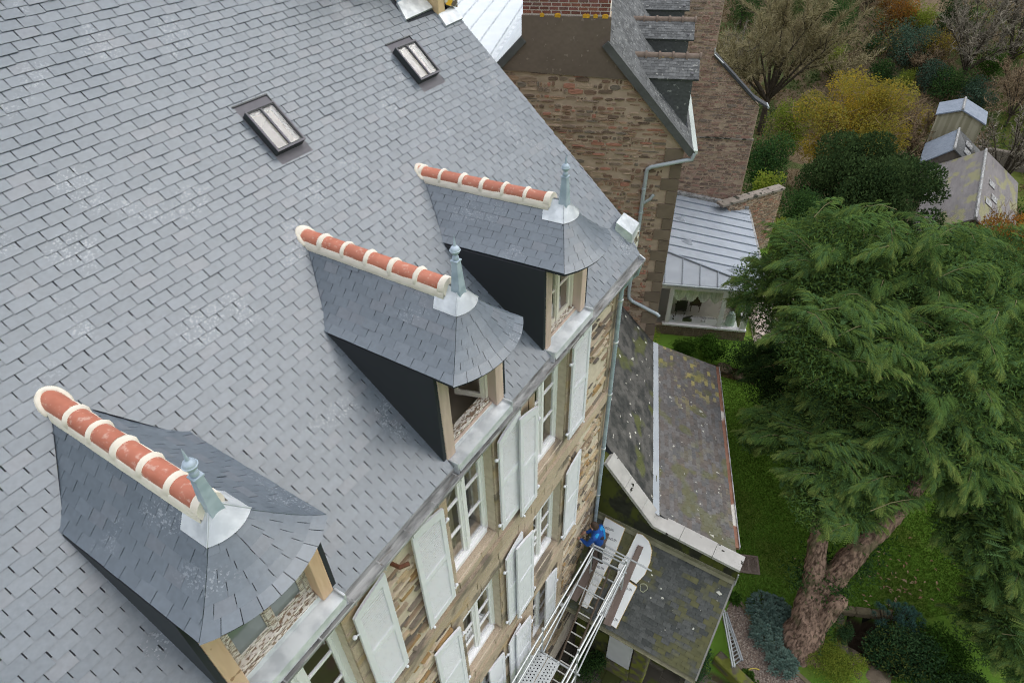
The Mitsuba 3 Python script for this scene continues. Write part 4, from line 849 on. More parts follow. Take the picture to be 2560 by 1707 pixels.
# ------------------------------------------------------------------ mossy lean-to
LT_ = tag('mossy_lean_to', 'lean-to shed with moss-grown slate roof against the dark parapet', 'shed')
EX, EZ, TX, TZ = 7.35, 3.0, 9.05, 4.80
dl = unit(A(TX - EX, 0, TZ - EZ)); LF = Frame((EX, -.06, EZ), (0, -1, 0), dl, np.cross(A(0, -1, 0), dl)); 
if LF.c[2] < 0: LF.c = -LF.c
LLt = math.hypot(TX - EX, TZ - EZ)
def f_moss(p, n, uv):
    g = fbm(p.x * 24, p.y * 24, p.z * 24, 3)
    c = mix((.058, .062, .060), (.105, .108, .105), uv.x) * (.65 + .7 * g)
    bare = smoothstep(-.95, -.45, p.y + .9 * (p.x - 8.2) * 0)
    m = smoothstep(.44, .58, fbm(p.x * 1.2 + 3.3, p.y * 1.2 + 1.7, p.z * .6, 3) * .72 + .22 * uv.y + .06 * g)
    c = mix(c, mix((.080, .080, .036), (.165, .155, .060), fbm(p.x * 9, p.y * 9, p.z * 9, 3)), m * .75)
    c = mix(c, c3(.045, .055, .012), .55 * bare * smoothstep(.35, .6, g))
    return mix(c, c3(.55, .54, .48), smoothstep(.79, .81, fbm(p.x * 8, p.y * 8, p.z * 8, 3)))
bsdf('moss_slate', f_moss, .85, .2)
rgl = sg.box(0, 0, 3.50, LLt - .05)
put(f'{LT_}__roof', prism(sg.box(.0, .02, 3.49, LLt), LF, -.07, -.004), 'underlay')
emit_pieces(f'{LT_}__roof', 'slate', slate_rows(rgl, LF, w=.20, e=.125, lift=.012, skew=.010, ragged=.006), 'moss_slate', 300)
put(f'{LT_}__flashing', cat([box(0, 3.50, LLt - .10, LLt - .01, .008, .05, LF), prism(sg.box(.02, 4.78, 3.56, 4.90), PF, .0, .03)]), 'moss_fillet')
bsdf('moss_fillet', lambda p, n, uv: mix((.12, .115, .07), (.25, .24, .17), fbm(p.x * 8, p.y * 8, p.z * 8, 4)), .95, .1)
put(f'{LT_}__verge', box(3.495, 3.535, -.02, LLt, -.08, .022, LF), 'grey_board'); bsdf('grey_board', lambda p, n, uv: mix((.17, .165, .155), (.28, .27, .255), fbm(p.x * 3, p.y * 20, p.z * 3, 3)), .8, .2)
put(f'{LT_}__lichen_ring', tube([LF(A(1.70 + .085 * math.cos(t) * (1 + .2 * math.sin(3 * t)), 1.33 + .10 * math.sin(t), .016)) for t in np.linspace(0, 2 * np.pi, 20)], .012, 5), 'lichen_ring'); bsdf('lichen_ring', (.30, .31, .22), .95, .1)
gx = Frame((EX - .05, -.1, EZ - .05), (0, -1, 0), (0, 0, 1), (-1, 0, 0))
th = np.linspace(np.pi, 2 * np.pi, 9); ring = [(.055 * math.cos(t), .055 * math.sin(t)) for t in th] + [(.047 * math.cos(t), .047 * math.sin(t)) for t in th[::-1]]
put(f'{LT_}__gutter', prism(sg.Polygon(ring), Frame((EX - .05, -.02, EZ - .02), (1, 0, 0), (0, 0, 1), (0, -1, 0)), 0, 3.56), 'moss_fillet')
put(f'{LT_}__gutter_end', tube([(7.31, -.14, 2.98), (7.31, .02, 2.98)], .06, 12), 'bright_zinc')
put(f'{LT_}__front_wall', box(7.86, 8.02, -1.24, -.3, 0, 2.85), 'black_moss_wall')
put(f'{LT_}__door', bevbox(7.80, 7.85, -1.94, -1.27, .50, 2.75, .01), 'grey_white_door'); bsdf('grey_white_door', lambda p, n, uv: mix((.40, .41, .41), (.54, .55, .55), fbm(p.x * 3, p.y * 3, p.z * 3, 3)), .7, .2)
put(f'{LT_}__door_base', bevbox(7.70, 7.95, -1.98, -1.20, .0, .48, .03), 'mossy_stone'); put(f'{LT_}__pier', bevbox(7.78, 8.2, -2.36, -1.97, 0, 2.7, .03), 'mossy_stone')
bsdf('mossy_stone', lambda p, n, uv: mix(mix((.06, .055, .04), (.13, .115, .085), fbm(p.x * 8, p.y * 8, p.z * 8, 3)), c3(.13, .14, .03), smoothstep(.38, .6, fbm(p.x * 5, p.y * 5, p.z * 5, 4))), .95, .1)
put(f'{LT_}__post', box(7.66, 7.78, -3.5, -3.36, 0, 2.9), 'grey_board'); put(f'{LT_}__back_wall', box(8.9, 9.04, -3.5, 0, 0, 4.6), 'black_moss_wall')
put(f'{LT_}__beam', box(7.62, 7.76, -3.5, -.1, 2.82, 2.96), 'dark_wood')
# boards of insulation on the roof, with the maker's print
def f_board(p, n, uv): return mix((.70, .71, .71), (.80, .80, .80), fbm(p.x * 5, p.y * 5, p.z * 5, 3))
bsdf('foil_board', f_board, .5, .35); bsdf('foam_edge', (.52, .36, .15), .9, .1); bsdf('print_ink', (.09, .09, .10), .7, .2)
def ll(x, y): return ((-.06 - y) / 1, (x - EX) / dl[0])       # world x, y on the roof -> a, b
def ipoly(pts): return sg.Polygon([(-.06 - y, (x - EX) / dl[0]) for x, y in pts])
def iboard(poly, lab, texts, h=.034):
    t = tag(nk('insulation_board'), lab, 'insulation board', 'white insulation boards on the mossy roof')
    put(f'{t}__foam', prism(poly, LF, h, h + .05), 'foam_edge'); put(f'{t}__facing', prism(poly.buffer(-.006), LF, h + .05, h + .054), 'foil_board')
    for a, b, rot, s, tx in texts:
        M = meshkit.text_mesh(tx, s, .0015, bold=True); V = np.array(M.vertices); c_ = math.cos(rot); s_ = math.sin(rot)
        Q = np.c_[a + V[:, 0] * c_ - V[:, 1] * s_, b + V[:, 0] * s_ + V[:, 1] * c_, h + .0545 + V[:, 2]]
        keep = poly.buffer(-.01)
        if keep.contains(sg.MultiPoint(Q[:, :2]).convex_hull): put(f'{t}__print', (LF(Q), np.array(M.faces)), 'print_ink')
    return t
pA = ipoly([(9.06, -.30), (9.04, -.86), (8.60, -.86), (8.22, -.80), (7.50, -.70), (7.49, -.46), (8.4, -.46), (8.5, -.36)])
pB = ipoly([(9.05, -1.16), (9.07, -1.30), (9.02, -1.50), (8.9, -1.64), (8.72, -1.70), (8.48, -1.69), (8.28, -1.58), (8.30, -1.33), (8.22, -1.10), (8.42, -1.02), (8.66, -1.12)])
pC = ipoly([(8.27, -1.27), (8.24, -1.62), (7.45, -1.52), (7.46, -1.32)]); pD = ipoly([(8.30, -1.08), (8.28, -1.26), (7.52, -1.20), (7.50, -.97)])
U_ = 'UNILIN'; rt = .12
iboard(pA, 'long white insulation board beside the worker, nearest the house wall', [(.30, 2.22, rt, .052, U_), (.46, 2.02, rt, .052, U_), (.70, 1.60, math.pi + rt, .052, U_), (.42, 1.25, rt, .052, U_), (.45, .85, rt, .052, U_), (.42, .4, rt, .05, U_)])
iboard(pB, 'round-cornered white insulation board highest on the mossy roof', [])
iboard(pC, 'lower white insulation board on the outer side of the plank', [(1.28, 1.12, rt, .05, 'NILIN'), (1.53, .72, math.pi + rt, .05, 'UN'), (1.28, .30, rt, .05, 'ILIN')])
iboard(pD, 'narrow white insulation board on the wall side of the plank', [(.98, 1.12, rt, .05, 'UNI'), (.97, .70, rt, .05, 'UNI'), (.95, .28, rt, .05, 'UNI')])
bsdf('scaffold_plank', lambda p, n, uv: mix((.145, .105, .09), (.24, .19, .17), fbm(p.x * 3, p.y * 26, p.z * 3, 3)), .85, .15)
def plank(name, P, h, t_, lab):
    k = tag(nk(name), lab, 'plank'); put(k, prism(sg.Polygon([(-.06 - y, (x - EX) / dl[0]) for x, y in P]), LF, h, h + t_), 'scaffold_plank', numbered=False)
plank('plank', [(8.88, -1.29), (8.89, -1.43), (7.44, -1.38), (7.43, -1.19)], .092, .035, 'grey-brown plank lying over the white insulation boards')
plank('plank', [(8.83, -.42), (8.83, -.56), (7.98, -.52), (7.52, -.40), (7.53, -.11), (8.18, -.34)], .092, .03, 'reddish plank under the worker beside the house wall')
# ------------------------------------------------------------------ scaffold, ladders
SC = tag('scaffold', 'galvanised tube scaffold with perforated deck against the house facade', 'scaffold')
bsdf('galvanised', lambda p, n, uv: mix((.36, .38, .39), (.52, .54, .55), fbm(p.x * 9, p.y * 9, p.z * 9, 3)), .35, .6, metallic=.5)
def stube(part, *pts, r=.0235): put(f'{SC}__{part}', tube(pts, r, 8), 'galvanised', smooth=40)
for y in (-.45, -1.30):
    for x in (5.62, 8.0): stube('standard', (x, y, .05), (x, y, 5.15))
    stube('guard_rail', (3.4, y, 5.0), (8.02, y, 5.0)); stube('guard_rail', (3.4, y, 4.52), (8.02, y, 4.52)); stube('ledger', (3.4, y, 3.9), (5.7, y, 3.9))
    stube('brace', (5.62, y - .04, 4.1), (7.98, y - .04, 4.95), r=.018)
    stube('standard', (3.2, y, .05), (3.2, y, 5.15))
for z in (5.06, 4.55): stube('end_rail', (8.02, -.40, z), (8.06, -1.34, z))
stube('transom', (8.0, -.1, 4.98), (8.0, -1.32, 4.98)); stube('transom', (8.0, -.42, 3.98), (8.0, -1.32, 3.98)); stube('transom', (8.35, -.2, 4.75), (8.32, -1.85, 4.72), r=.021)
stube('transom', (5.62, -.3, 4.02), (5.62, -1.4, 4.02)); stube('transom', (7.2, -.44, 4.52), (7.2, -1.3, 4.52), r=.018)
bsdf('deck_hole', (.05, .055, .055), .8, .2)
for y0, y1 in ((-.34, -.62), (-.64, -.92)):
    k = nk(f'{SC}__deck_plank'); xs_, ys_ = np.arange(4.35, 5.54, .075), (y0 - .07, y0 - .14, y0 - .21)
    hol = shapely.union_all([sg.Point(x + (.037 if j % 2 else 0), y).buffer(.017, 3) for x in xs_ for j, y in enumerate(ys_)])
    put(k, prism(sg.box(2.6, y1, 5.58, y0).difference(hol), Frame((0, 0, 4.06), (1, 0, 0), (0, 1, 0)), -.012, 0), 'galvanised', numbered=False)
    put(f'{k}__underside', box(2.6, 5.58, y1 + .02, y0 - .02, 4.0, 4.02), 'deck_hole')
    put(f'{k}__claw', cat([box(5.57, 5.63, y0 - .06, y0 - .03, 3.99, 4.07), box(5.57, 5.63, y1 + .03, y1 + .06, 3.99, 4.07)]), 'galvanised')
LD = tag('wooden_pole_ladder', 'brown ladder with pale rungs inside the scaffold, leaning on the mossy roof', 'ladder')
bsdf('ladder_wood', (.115, .085, .065), .7, .3); bsdf('rung_metal', (.50, .49, .46), .45, .4)
Lt, Lb = A(8.10, -.74, 4.28), A(5.25, -.58, .02)
for o in (-.175, .175): put(f'{LD}__rail', tube([Lb + A(0, o, 0), Lt + A(0, o, 0)], .026, 8), 'ladder_wood')
for q in np.arange(.05, .99, .056): put(f'{LD}__rung', tube([Lb + (Lt - Lb) * q + A(0, -.17, 0), Lb + (Lt - Lb) * q + A(0, .17, 0)], .018, 6), 'rung_metal')
AL = tag('aluminium_ladder', 'grey aluminium ladder lying on edge beside the gravel path', 'ladder')
a0, a1, b0, b1 = A(11.02, -3.70, .06), A(9.90, -4.52, .06), A(10.72, -3.62, .62), A(9.36, -4.36, .55)
for p, q, o in ((a0, a1, 0), (b0, b1, 0), (a0 + A(-.06, .05, .06), a1 + A(-.06, .05, .06), 1), (b0 + A(-.06, .05, .05), b1 + A(-.06, .05, .05), 1)): put(f'{AL}__rail', fin(p, q, .07, .035), 'old_aluminium')
for q in np.linspace(.06, .96, 14): put(f'{AL}__rung', tube([a0 + (a1 - a0) * q, b0 + (b1 - b0) * q], .017, 6), 'old_aluminium')
bsdf('old_aluminium', lambda p, n, uv: mix((.25, .27, .28), (.38, .40, .41), fbm(p.x * 5, p.y * 5, p.z * 5, 3)), .45, .5, metallic=.3)
# ------------------------------------------------------------------ the worker on the lean-to roof
PS = tag('person', 'worker in blue jacket and grey trousers standing at the wall beside the insulation boards', 'person')
f0 = A(8.25, -.48, LF(A(0, (8.25 - EX) / dl[0], .12))[2])
bsdf('skin', (.42, .24, .17), .6, .3); bsdf('hair', (.045, .028, .02), .7, .3); bsdf('blue_jacket', lambda p, n, uv: mix((.012, .05, .22), (.02, .085, .33), fbm(p.x * 20, p.y * 20, p.z * 20, 3)), .7, .2); bsdf('blue_light', (.02, .22, .50), .7, .2); bsdf('grey_trousers', (.06, .055, .05), .85, .1); bsdf('dark_patch', (.03, .028, .045), .8, .1); bsdf('boot', (.05, .04, .03), .7, .2)
bd = lambda x, y, z: f0 + A(x, y, z)
hipz = .80
legs = []
for s, dx in ((-.09, .03), (.09, -.10)):
    foot_ = bd(dx, s, .07 + (dx - .02) * 1.05); knee = bd(dx + .03, s * 1.1 + .05, .44 + dx * .6); hipp = bd(.0, s * .9, hipz)
    legs += [(hipp, .105, knee, .072), (knee, .070, foot_, .052)]
put(f'{PS}__trousers', chain(legs + [(bd(-.08, 0, hipz), .11, bd(.08, 0, hipz), .11), (bd(0, 0, hipz), .12, bd(0, .01, hipz + .10), .13)], res=.025), 'grey_trousers', smooth=True)
ch, nk_ = bd(.0, .05, 1.16), bd(-.01, .10, 1.34)
body = [(bd(0, .01, hipz + .06), .135, ch, .150), (ch, .145, nk_, .070), (bd(.16, .05, 1.22), .078, bd(-.16, .05, 1.22), .078)]
sh1, sh2 = bd(-.18, .05, 1.22), bd(.18, .05, 1.22)
el1, wr1 = bd(-.27, .16, .99), bd(-.20, .36, .93); el2, wr2 = bd(.25, .15, .97), bd(.08, .34, .90)
body += [(sh1, .070, el1, .054), (el1, .053, wr1, .043), (sh2, .070, el2, .054), (el2, .053, wr2, .043)]
put(f'{PS}__jacket', chain(body, res=.022), 'blue_jacket', smooth=True)
hd = bd(-.03, .14, 1.47)
put(f'{PS}__head', chain([(hd, .088, hd + A(.0, .03, -.06), .066), (nk_, .055, hd + A(0, -.01, -.04), .055), (hd + A(0, .095, -.035), .013, hd + A(0, .10, -.055), .016), (hd + A(-.088, .0, -.02), .02, hd + A(-.09, .0, -.05), .014), (hd + A(.088, .0, -.02), .02, hd + A(.09, .0, -.05), .014), (hd + A(-.02, .085, -.085), .010, hd + A(.02, .085, -.085), .010)], res=.012, smooth_it=5), 'skin', smooth=True)
put(f'{PS}__hair', chain([(hd + A(0, -.012, .022), .092, hd + A(0, -.03, -.015), .088), (hd + A(0, .02, .05), .07, hd + A(0, -.02, .04), .08)], res=.015), 'hair', smooth=True)
for wr, el in ((wr1, el1), (wr2, el2)):
    d = unit(wr - el); sd = unit(np.cross(d, zz)); pl = wr + d * .085; H = [(wr, .03, pl, .036)]
    for j, L_ in ((-1.5, .070), (-.5, .085), (.5, .080), (1.5, .062)):
        k0 = pl + sd * j * .019; k1 = k0 + d * L_ * .55 - zz * .008; k2 = k1 + d * L_ * .35 - zz * .025; H += [(k0, .010, k1, .009), (k1, .009, k2, .008)]
    H += [(wr + d * .03 + sd * .03, .013, wr + d * .07 + sd * .058, .011), (wr + d * .07 + sd * .058, .011, wr + d * .105 + sd * .055 - zz * .015, .009)]
    put(f'{PS}__hand', chain(H, res=.006, smooth_it=4), 'skin', smooth=True)
put(f'{PS}__shoulder_panel', chain([(bd(-.15, .02, 1.262), .045, bd(.15, .02, 1.262), .045), (bd(.14, -.03, 1.22), .045, bd(.09, -.085, 1.0), .05)], res=.03), 'blue_light', smooth=True)
put(f'{PS}__back_patch', chain([(bd(-.04, -.075, 1.16), .05, bd(.02, -.08, 1.08), .05)], res=.03), 'dark_patch', smooth=True)
for s, dx in ((-.09, .03), (.09, -.10)):
    ft = bd(dx, s, .05 + (dx - .02) * 1.05); put(f'{PS}__boot', chain([(ft + A(0, -.05, 0), .05, ft + A(0, .14, -.005), .042)], res=.03), 'boot', smooth=True)
# ------------------------------------------------------------------ ground
def terr(x, y):
    x = np.asarray(x, float); y = np.asarray(y, float)
    z = np.interp(x, [-400, 33, 40, 50, 56, 76, 90, 110, 150, 230, 600], [0, 0, -2.5, -8, -9.5, -9.5, -4, 5, 22, 45, 60])
    far = smooth01((x - 36) / 30)
    return z + far * (meshkit.fbm(np.stack([x * .07, y * .07, 0 * x], -1), 3, 2) - .5) * 3
def smooth01(t): t = np.clip(t, 0, 1); return t * t * (3 - 2 * t)
PIT = sg.Polygon([(12.86, -6.52), (13.5, -7.9), (12.9, -9.2), (11.5, -8.0), (11.75, -7.0)])
gx_ = np.r_[-300, -120, -60, np.linspace(-30, 6, 13), np.linspace(6.5, 24, 90), np.linspace(24.5, 36, 20), np.linspace(37, 130, 80), np.linspace(140, 600, 14)]
gy_ = np.r_[-400, -200, -90, np.linspace(-50, -12, 26), np.linspace(-11.7, 0, 60), np.linspace(.5, 40, 36), 60, 120, 300]
X_, Y_ = np.meshgrid(gx_, gy_, indexing='ij'); Z_ = terr(X_, Y_)
inside = shapely.contains_xy(PIT.buffer(-.02), X_, Y_); Z_ = np.where(inside, -.85, Z_)
def f_ground(p, n, uv):
    g = fbm(p.x * 3, p.y * 3, 0, 4); b = fbm(p.x * .5, p.y * .5, 0, 3); f = fbm(p.x * 24, p.y * 24, 0, 2)
    lawn = mix((.090, .185, .022), (.135, .240, .038), .6 * g + .4 * f)
    lawn = mix(lawn, c3(.13, .15, .035), .5 * smoothstep(.56, .74, fbm(p.x * .9 + 4, p.y * .9, 0, 3)))
    soil = mix((.035, .024, .016), (.075, .055, .038), f)
    low = smoothstep(-.1, -.5, p.z)
    lit = mix(mix((.105, .080, .050), (.19, .142, .09), g), c3(.085, .105, .040), smoothstep(.44, .58, b))
    out = mix(lawn, lit, smoothstep(36, 42, p.x))
    meadow = smoothstep(-10.5, -11.5, p.y) * smoothstep(60, 64, p.x) * smoothstep(84, 82, p.x)
    out = mix(out, mix((.06, .085, .015), (.10, .11, .03), g), meadow)
    yard = smoothstep(9.3, 9.1, p.x) * smoothstep(-6.2, -5.8, p.y)
    out = mix(out, mix(soil, c3(.05, .058, .02), smoothstep(.45, .6, g)), yard)
    return mix(out, soil, low * smoothstep(30, 28, p.x))
bsdf('ground_cover', f_ground, .95, .05)
V, F = grid(np.stack([X_, Y_, Z_], -1)); put('ground', (V, F[:, ::-1] if np.cross(V[F[0,1]] - V[F[0,0]], V[F[0,2]] - V[F[0,0]])[2] < 0 else F), 'ground_cover', smooth=True); tag('ground', kind='structure')
def flat(poly, h0, h1): return prism(poly, lambda q: q, h0, h1)
path_poly = sg.Polygon([(11.75, -3.72), (11.42, -4.16), (10.85, -4.72), (10.5, -5.5), (10.2, -6.4), (9.6, -7.4), (7.0, -8.2), (7.0, -5.4), (9.3, -4.72), (9.9, -4.3), (10.8, -3.66)])
put('gravel_path', flat(path_poly, -.05, .02), 'gravel'); tag('gravel_path', kind='structure')
bsdf('gravel', lambda p, n, uv: mix((.085, .065, .052), (.27, .22, .185), fbm(p.x * 32, p.y * 32, 0, 2)), .95, .05)
bsdf('pebble', lambda p, n, uv: pick(uv.x, [(.16, .12, .10), (.27, .215, .18), (.11, .085, .07), (.34, .29, .25), (.20, .15, .12)]), .9, .1)
def scatter(poly, n, seed):
    g = np.random.default_rng(seed); x0, y0, x1, y1 = poly.bounds; out = np.zeros((0, 2))
    while len(out) < n:
        q = np.c_[g.uniform(x0, x1, 3 * n), g.uniform(y0, y1, 3 * n)]; out = np.vstack([out, q[shapely.contains_xy(poly, q[:, 0], q[:, 1])]])
    return out[:n]
OCT = np.array([[1,0,0],[-1,0,0],[0,1,0],[0,-1,0],[0,0,1],[0,0,-1.]]); OCF = np.array([[0,2,4],[2,1,4],[1,3,4],[3,0,4],[2,0,5],[1,2,5],[3,1,5],[0,3,5]])
def many(T, F, M, uvr):
    """copies of a small template (V, F) under the matrices M (n, 3, 3) and offsets: one mesh"""
    R_, o = M; n = len(o); V = (np.einsum('nij,kj->nki', R_, T) + o[:, None]).reshape(-1, 3); Fq = (F[None] + (np.arange(n) * len(T))[:, None, None]).reshape(-1, 3)
    return (V, Fq), np.repeat(uvr, len(T), 0)
def rotz_scale(n, g, s0, s1, flat_=.6):
    a = g.uniform(0, 2 * np.pi, n); s = g.uniform(s0, s1, n); R_ = np.zeros((n, 3, 3)); R_[:, 0, 0] = np.cos(a) * s; R_[:, 0, 1] = -np.sin(a) * s * g.uniform(.5, 1, n); R_[:, 1, 0] = np.sin(a) * s; R_[:, 1, 1] = np.cos(a) * s * .75; R_[:, 2, 2] = s * flat_
    return R_
g = np.random.default_rng(61); pts = scatter(path_poly.intersection(sg.box(8.5, -7.2, 12, -3)), 9000, 3)
VF, uvp = many(OCT, OCF, (rotz_scale(9000, g, .012, .034), np.c_[pts, np.full(9000, .024)]), g.random((9000, 2)))
k = put('gravel_path__pebbles', VF, 'pebble', uv=uvp); tag(k, kind='stuff')
# stone edging along the path
eg = [(11.68, -3.80), (11.42, -4.16), (10.88, -4.72), (10.52, -5.5), (10.22, -6.4), (9.62, -7.4)]
ED = tag('path_edging', 'long narrow stone edging between the gravel path and the lawn', 'edging')
for a, b in zip(eg[:-1], eg[1:]):
    L = math.hypot(b[0] - a[0], b[1] - a[1]); n = max(1, int(L / .5))
    for q in range(n):
        p0 = A(*a) + (A(*b) - A(*a)) * q / n; p1 = A(*a) + (A(*b) - A(*a)) * (q + 1) / n; d = unit(p1 - p0)
        put(f'{ED}__stone', bevbox(.004, np.linalg.norm(p1 - p0) - .004, -.055, .055, -.1, .07 + .012 * rng.random(), .010, Frame(np.r_[p0, 0], np.r_[d, 0], A(-d[1], d[0], 0))), 'edging_stone')
bsdf('edging_stone', lambda p, n, uv: mix((.13, .105, .065), (.21, .18, .115), fbm(p.x * 6, p.y * 6, 0, 4)), .95, .1)
put('patio', flat(sg.Polygon([tuple(uwz(u, w, 0)[:2]) for u, w in ((20.9, 9.9), (29, 9.9), (29, 12.6), (22.5, 12.0))]), -.05, .03), 'pink_paving'); tag('patio', kind='structure')
bsdf('pink_paving', lambda p, n, uv: mix((.50, .40, .36), (.62, .52, .47), fbm(p.x * 3, p.y * 3, 0, 3)), .9, .1)
put('yard_paving', flat(sg.box(3, -4.4, 9.0, -.02), -.04, .008), 'dark_paving'); tag('yard_paving', kind='structure')
bsdf('dark_paving', lambda p, n, uv: mix(mix((.05, .045, .036), (.10, .09, .072), uv.x), c3(.055, .062, .02), smoothstep(.48, .6, fbm(p.x * 3, p.y * 3, 0, 4))), .95, .1)
g = np.random.default_rng(12); y = -4.3
while y < -.1:
    hgt = .28 + .2 * g.random(); x = 4.8
    while x < 8.9:
        w = .3 + .35 * g.random(); put('yard_paving__slab', frustum(A((x + .01, y + .01), (x + w - .012, y + .02 * g.random()), (x + w - .012, y + hgt - .012), (x + .01 + .02 * g.random(), y + hgt - .01)), Frame((0, 0, 0), (1, 0, 0), (0, 1, 0)), .0, .022 + .012 * g.random(), .01), 'dark_paving', rnd=g.random()); x += w
    y += hgt
# soil bed and stones before the conservatory
put('flower_bed', flat(sg.Polygon([(21.3, 1.15), (22.0, -1.4), (21.2, -1.6), (20.8, 1.0)]), -.05, .02), 'bed_soil'); tag('flower_bed', kind='structure'); bsdf('bed_soil', lambda p, n, uv: mix((.045, .026, .016), (.10, .06, .04), fbm(p.x * 9, p.y * 9, 0, 3)), .95, .05)
def rock(o, s, seed, nm='rock'):
    t = trimesh.creation.icosphere(3); V = np.array(t.vertices); n = meshkit.fbm(V * 1.3 + seed * 7.1, 3, seed); V = V * (.72 + .6 * n)[:, None]; V = np.sign(V) * np.abs(V) ** .8
    return V * A(*s) + A(*o), np.array(t.faces)
bsdf('brown_rock', lambda p, n, uv: mix(mix((.085, .065, .045), (.19, .15, .11), fbm(p.x * 5, p.y * 5, p.z * 5, 4)), c3(.05, .055, .025), .6 * smoothstep(.5, .65, fbm(p.x * 3, p.y * 3, p.z * 3, 3))), .9, .1)
ROCKS = [((11.62, -7.12, -.35), (.44, .36, .36), 'big brown rock left in the row below the sunken bed'), ((11.42, -7.82, -.30), (.42, .46, .36), 'broad brown rock right in the row at the lower edge of the picture'), ((11.28, -7.30, -.22), (.24, .30, .22), 'small brown rock at the foot of the two big rocks'), ((11.9, -7.62, -.5), (.20, .22, .16), 'pale flat stone in the sunken bed under the ivy bush'), ((21.15, .55, .05), (.22, .3, .14), 'round stone at the left end of the soil bed'), ((21.45, -.25, .05), (.26, .34, .18), 'brown stone in the middle of the soil bed before the conservatory'), ((21.3, -.95, .05), (.2, .3, .15), 'mossy stone at the right end of the soil bed under the yew')]
for j, (o, s, lab) in enumerate(ROCKS): put(tag(nk('rock'), lab, 'rock'), rock(o, s, j), 'brown_rock', smooth=True, numbered=False)
SL = tag('sunken_bed_kerb', 'row of worn stone blocks along the lawn at the sunken bed', 'edging')
pa, pb = A(12.92, -6.44, 0), A(13.55, -7.86, 0); d = unit(pb - pa); fr = Frame(pa, d, np.cross(zz, d)); x = 0
while x < 1.5: w = .3 + .25 * rng.random(); put(f'{SL}__block', bevbox(x + .006, min(x + w, 1.56) - .006, -.13, .10, -.14, .09 + .03 * rng.random(), .03, fr), 'edging_stone'); x += w
put(f'{SL}__wall', cat([box(-.02, 1.58, -.04, .06, -.9, -.13, fr), box(-.02, .05, -.02, 1.2, -.9, .02, fr)]), 'black_moss_wall')
put(tag('sunken_bed_slab', 'dark mossy stone slab beside the trunk at the sunken bed', 'slab'), hullvf([(12.88, -6.40, .06), (12.80, -6.66, .06), (11.72, -7.0, .0), (11.5, -6.72, .02), (12.88, -6.40, -.2), (12.80, -6.66, -.8), (11.72, -7.0, -.8), (11.5, -6.72, -.2)]), 'mossy_stone', numbered=False)
# drain cover in the lawn
DR = tag('drain_grate', 'rusty brown square drain grate let into the lawn by the parapet', 'grate')
D0 = A(13.13, -3.37, .02); da, db = unit(A(.26, -.59, 0)), unit(A(-.56, -.23, 0)); fd = Frame(D0, da, db, (0, 0, 1))
bsdf('rusty_grate', lambda p, n, uv: mix((.20, .15, .12), (.30, .235, .20), fbm(p.x * 9, p.y * 9, 0, 3)), .8, .2)
put(f'{DR}__frame', flat_fr := prism(sg.box(0, 0, .65, .64).difference(shapely.union_all([sg.box(.06, .05, .305, .59), sg.box(.345, .05, .59, .59)])), fd, 0, .04), 'rusty_grate')
put(f'{DR}__pit', prism(sg.box(.02, .02, .63, .62), fd, -.012, .004), 'deck_hole')
for q in np.linspace(.075, .565, 13):
    for a, b in ((.06, .305), (.345, .59)): put(f'{DR}__bar', box(a, b, q - .011, q + .011, .006, .036, fd), 'rusty_grate')
LW_ = tag('low_wall', 'low mossy stone wall beside the gravel path under the ladder', 'wall')
put(LW_, bevbox(0, 1.5, -.16, .16, 0, .42, .03, Frame((9.55, -3.85, 0), unit(A(-.35, -1, 0)), unit(A(1, -.35, 0)))), 'mossy_stone', numbered=False)
put(tag('garden_hose', 'yellow garden hose curling over the gravel at the lower edge', 'hose'), tube([A(9.75 + .28 * math.cos(t) - .1, -5.05 + .35 * math.sin(t), .05) for t in np.linspace(.2, 2.4, 14)], .018, 6), 'hose_yellow', smooth=True, numbered=False); bsdf('hose_yellow', (.45, .36, .06), .5, .4)
put(tag('pickaxe_handle', 'orange-yellow tool handle leaning under the lean-to edge', 'tool'), tube([(9.0, -3.62, .05), (9.15, -3.6, .6), (9.5, -3.56, 1.15)], .025, 7), 'hose_orange', smooth=True, numbered=False); bsdf('hose_orange', (.45, .22, .04), .5, .4)

# ------------------------------------------------------------------ plants
def leafbsdf(name, cols, trans=.35, rough=.55, tip=None):
    def fn(p, n, uv):
        c = pick(uv.x, cols) * (.75 + .5 * fbm(p.x * 1.1, p.y * 1.1, p.z * 1.1, 2))
        return mix(c, c3(*tip), smoothstep(.72, 1.0, uv.y)) if tip else c
    scene[name] = {'type': 'principledthin', 'base_color': proc(fn), 'roughness': rough, 'diff_trans': trans * 2, 'eta': 1.4}
leafbsdf('yew_needles', [(.092, .160, .042), (.072, .136, .044), (.112, .178, .044), (.082, .150, .056), (.125, .190, .046)], .3, tip=(.175, .225, .06))
leafbsdf('dark_yew_needles', [(.040, .068, .026), (.056, .090, .032), (.030, .056, .022)], .2)
leafbsdf('evergreen_leaf', [(.040, .082, .026), (.055, .108, .030), (.030, .066, .024), (.075, .130, .038)], .25)
leafbsdf('bluegreen_leaf', [(.06, .105, .070), (.08, .13, .09), (.05, .088, .06)], .25)
leafbsdf('euphorbia_leaf', [(.13, .20, .165), (.165, .24, .20), (.10, .165, .14)], .25)
leafbsdf('pine_tuft', [(.085, .18, .15), (.11, .22, .18), (.065, .145, .12)], .25)
leafbsdf('yellow_leaf', [(.38, .29, .04), (.46, .33, .05), (.28, .235, .035), (.32, .27, .06), (.20, .20, .04)], .45)
leafbsdf('lime_leaf', [(.20, .26, .04), (.26, .30, .05), (.15, .215, .032)], .45)
leafbsdf('orange_leaf', [(.30, .12, .022), (.34, .165, .030), (.22, .10, .028), (.26, .17, .04)], .45)
leafbsdf('green_leaf', [(.060, .13, .020), (.045, .10, .018), (.080, .16, .028)], .4)
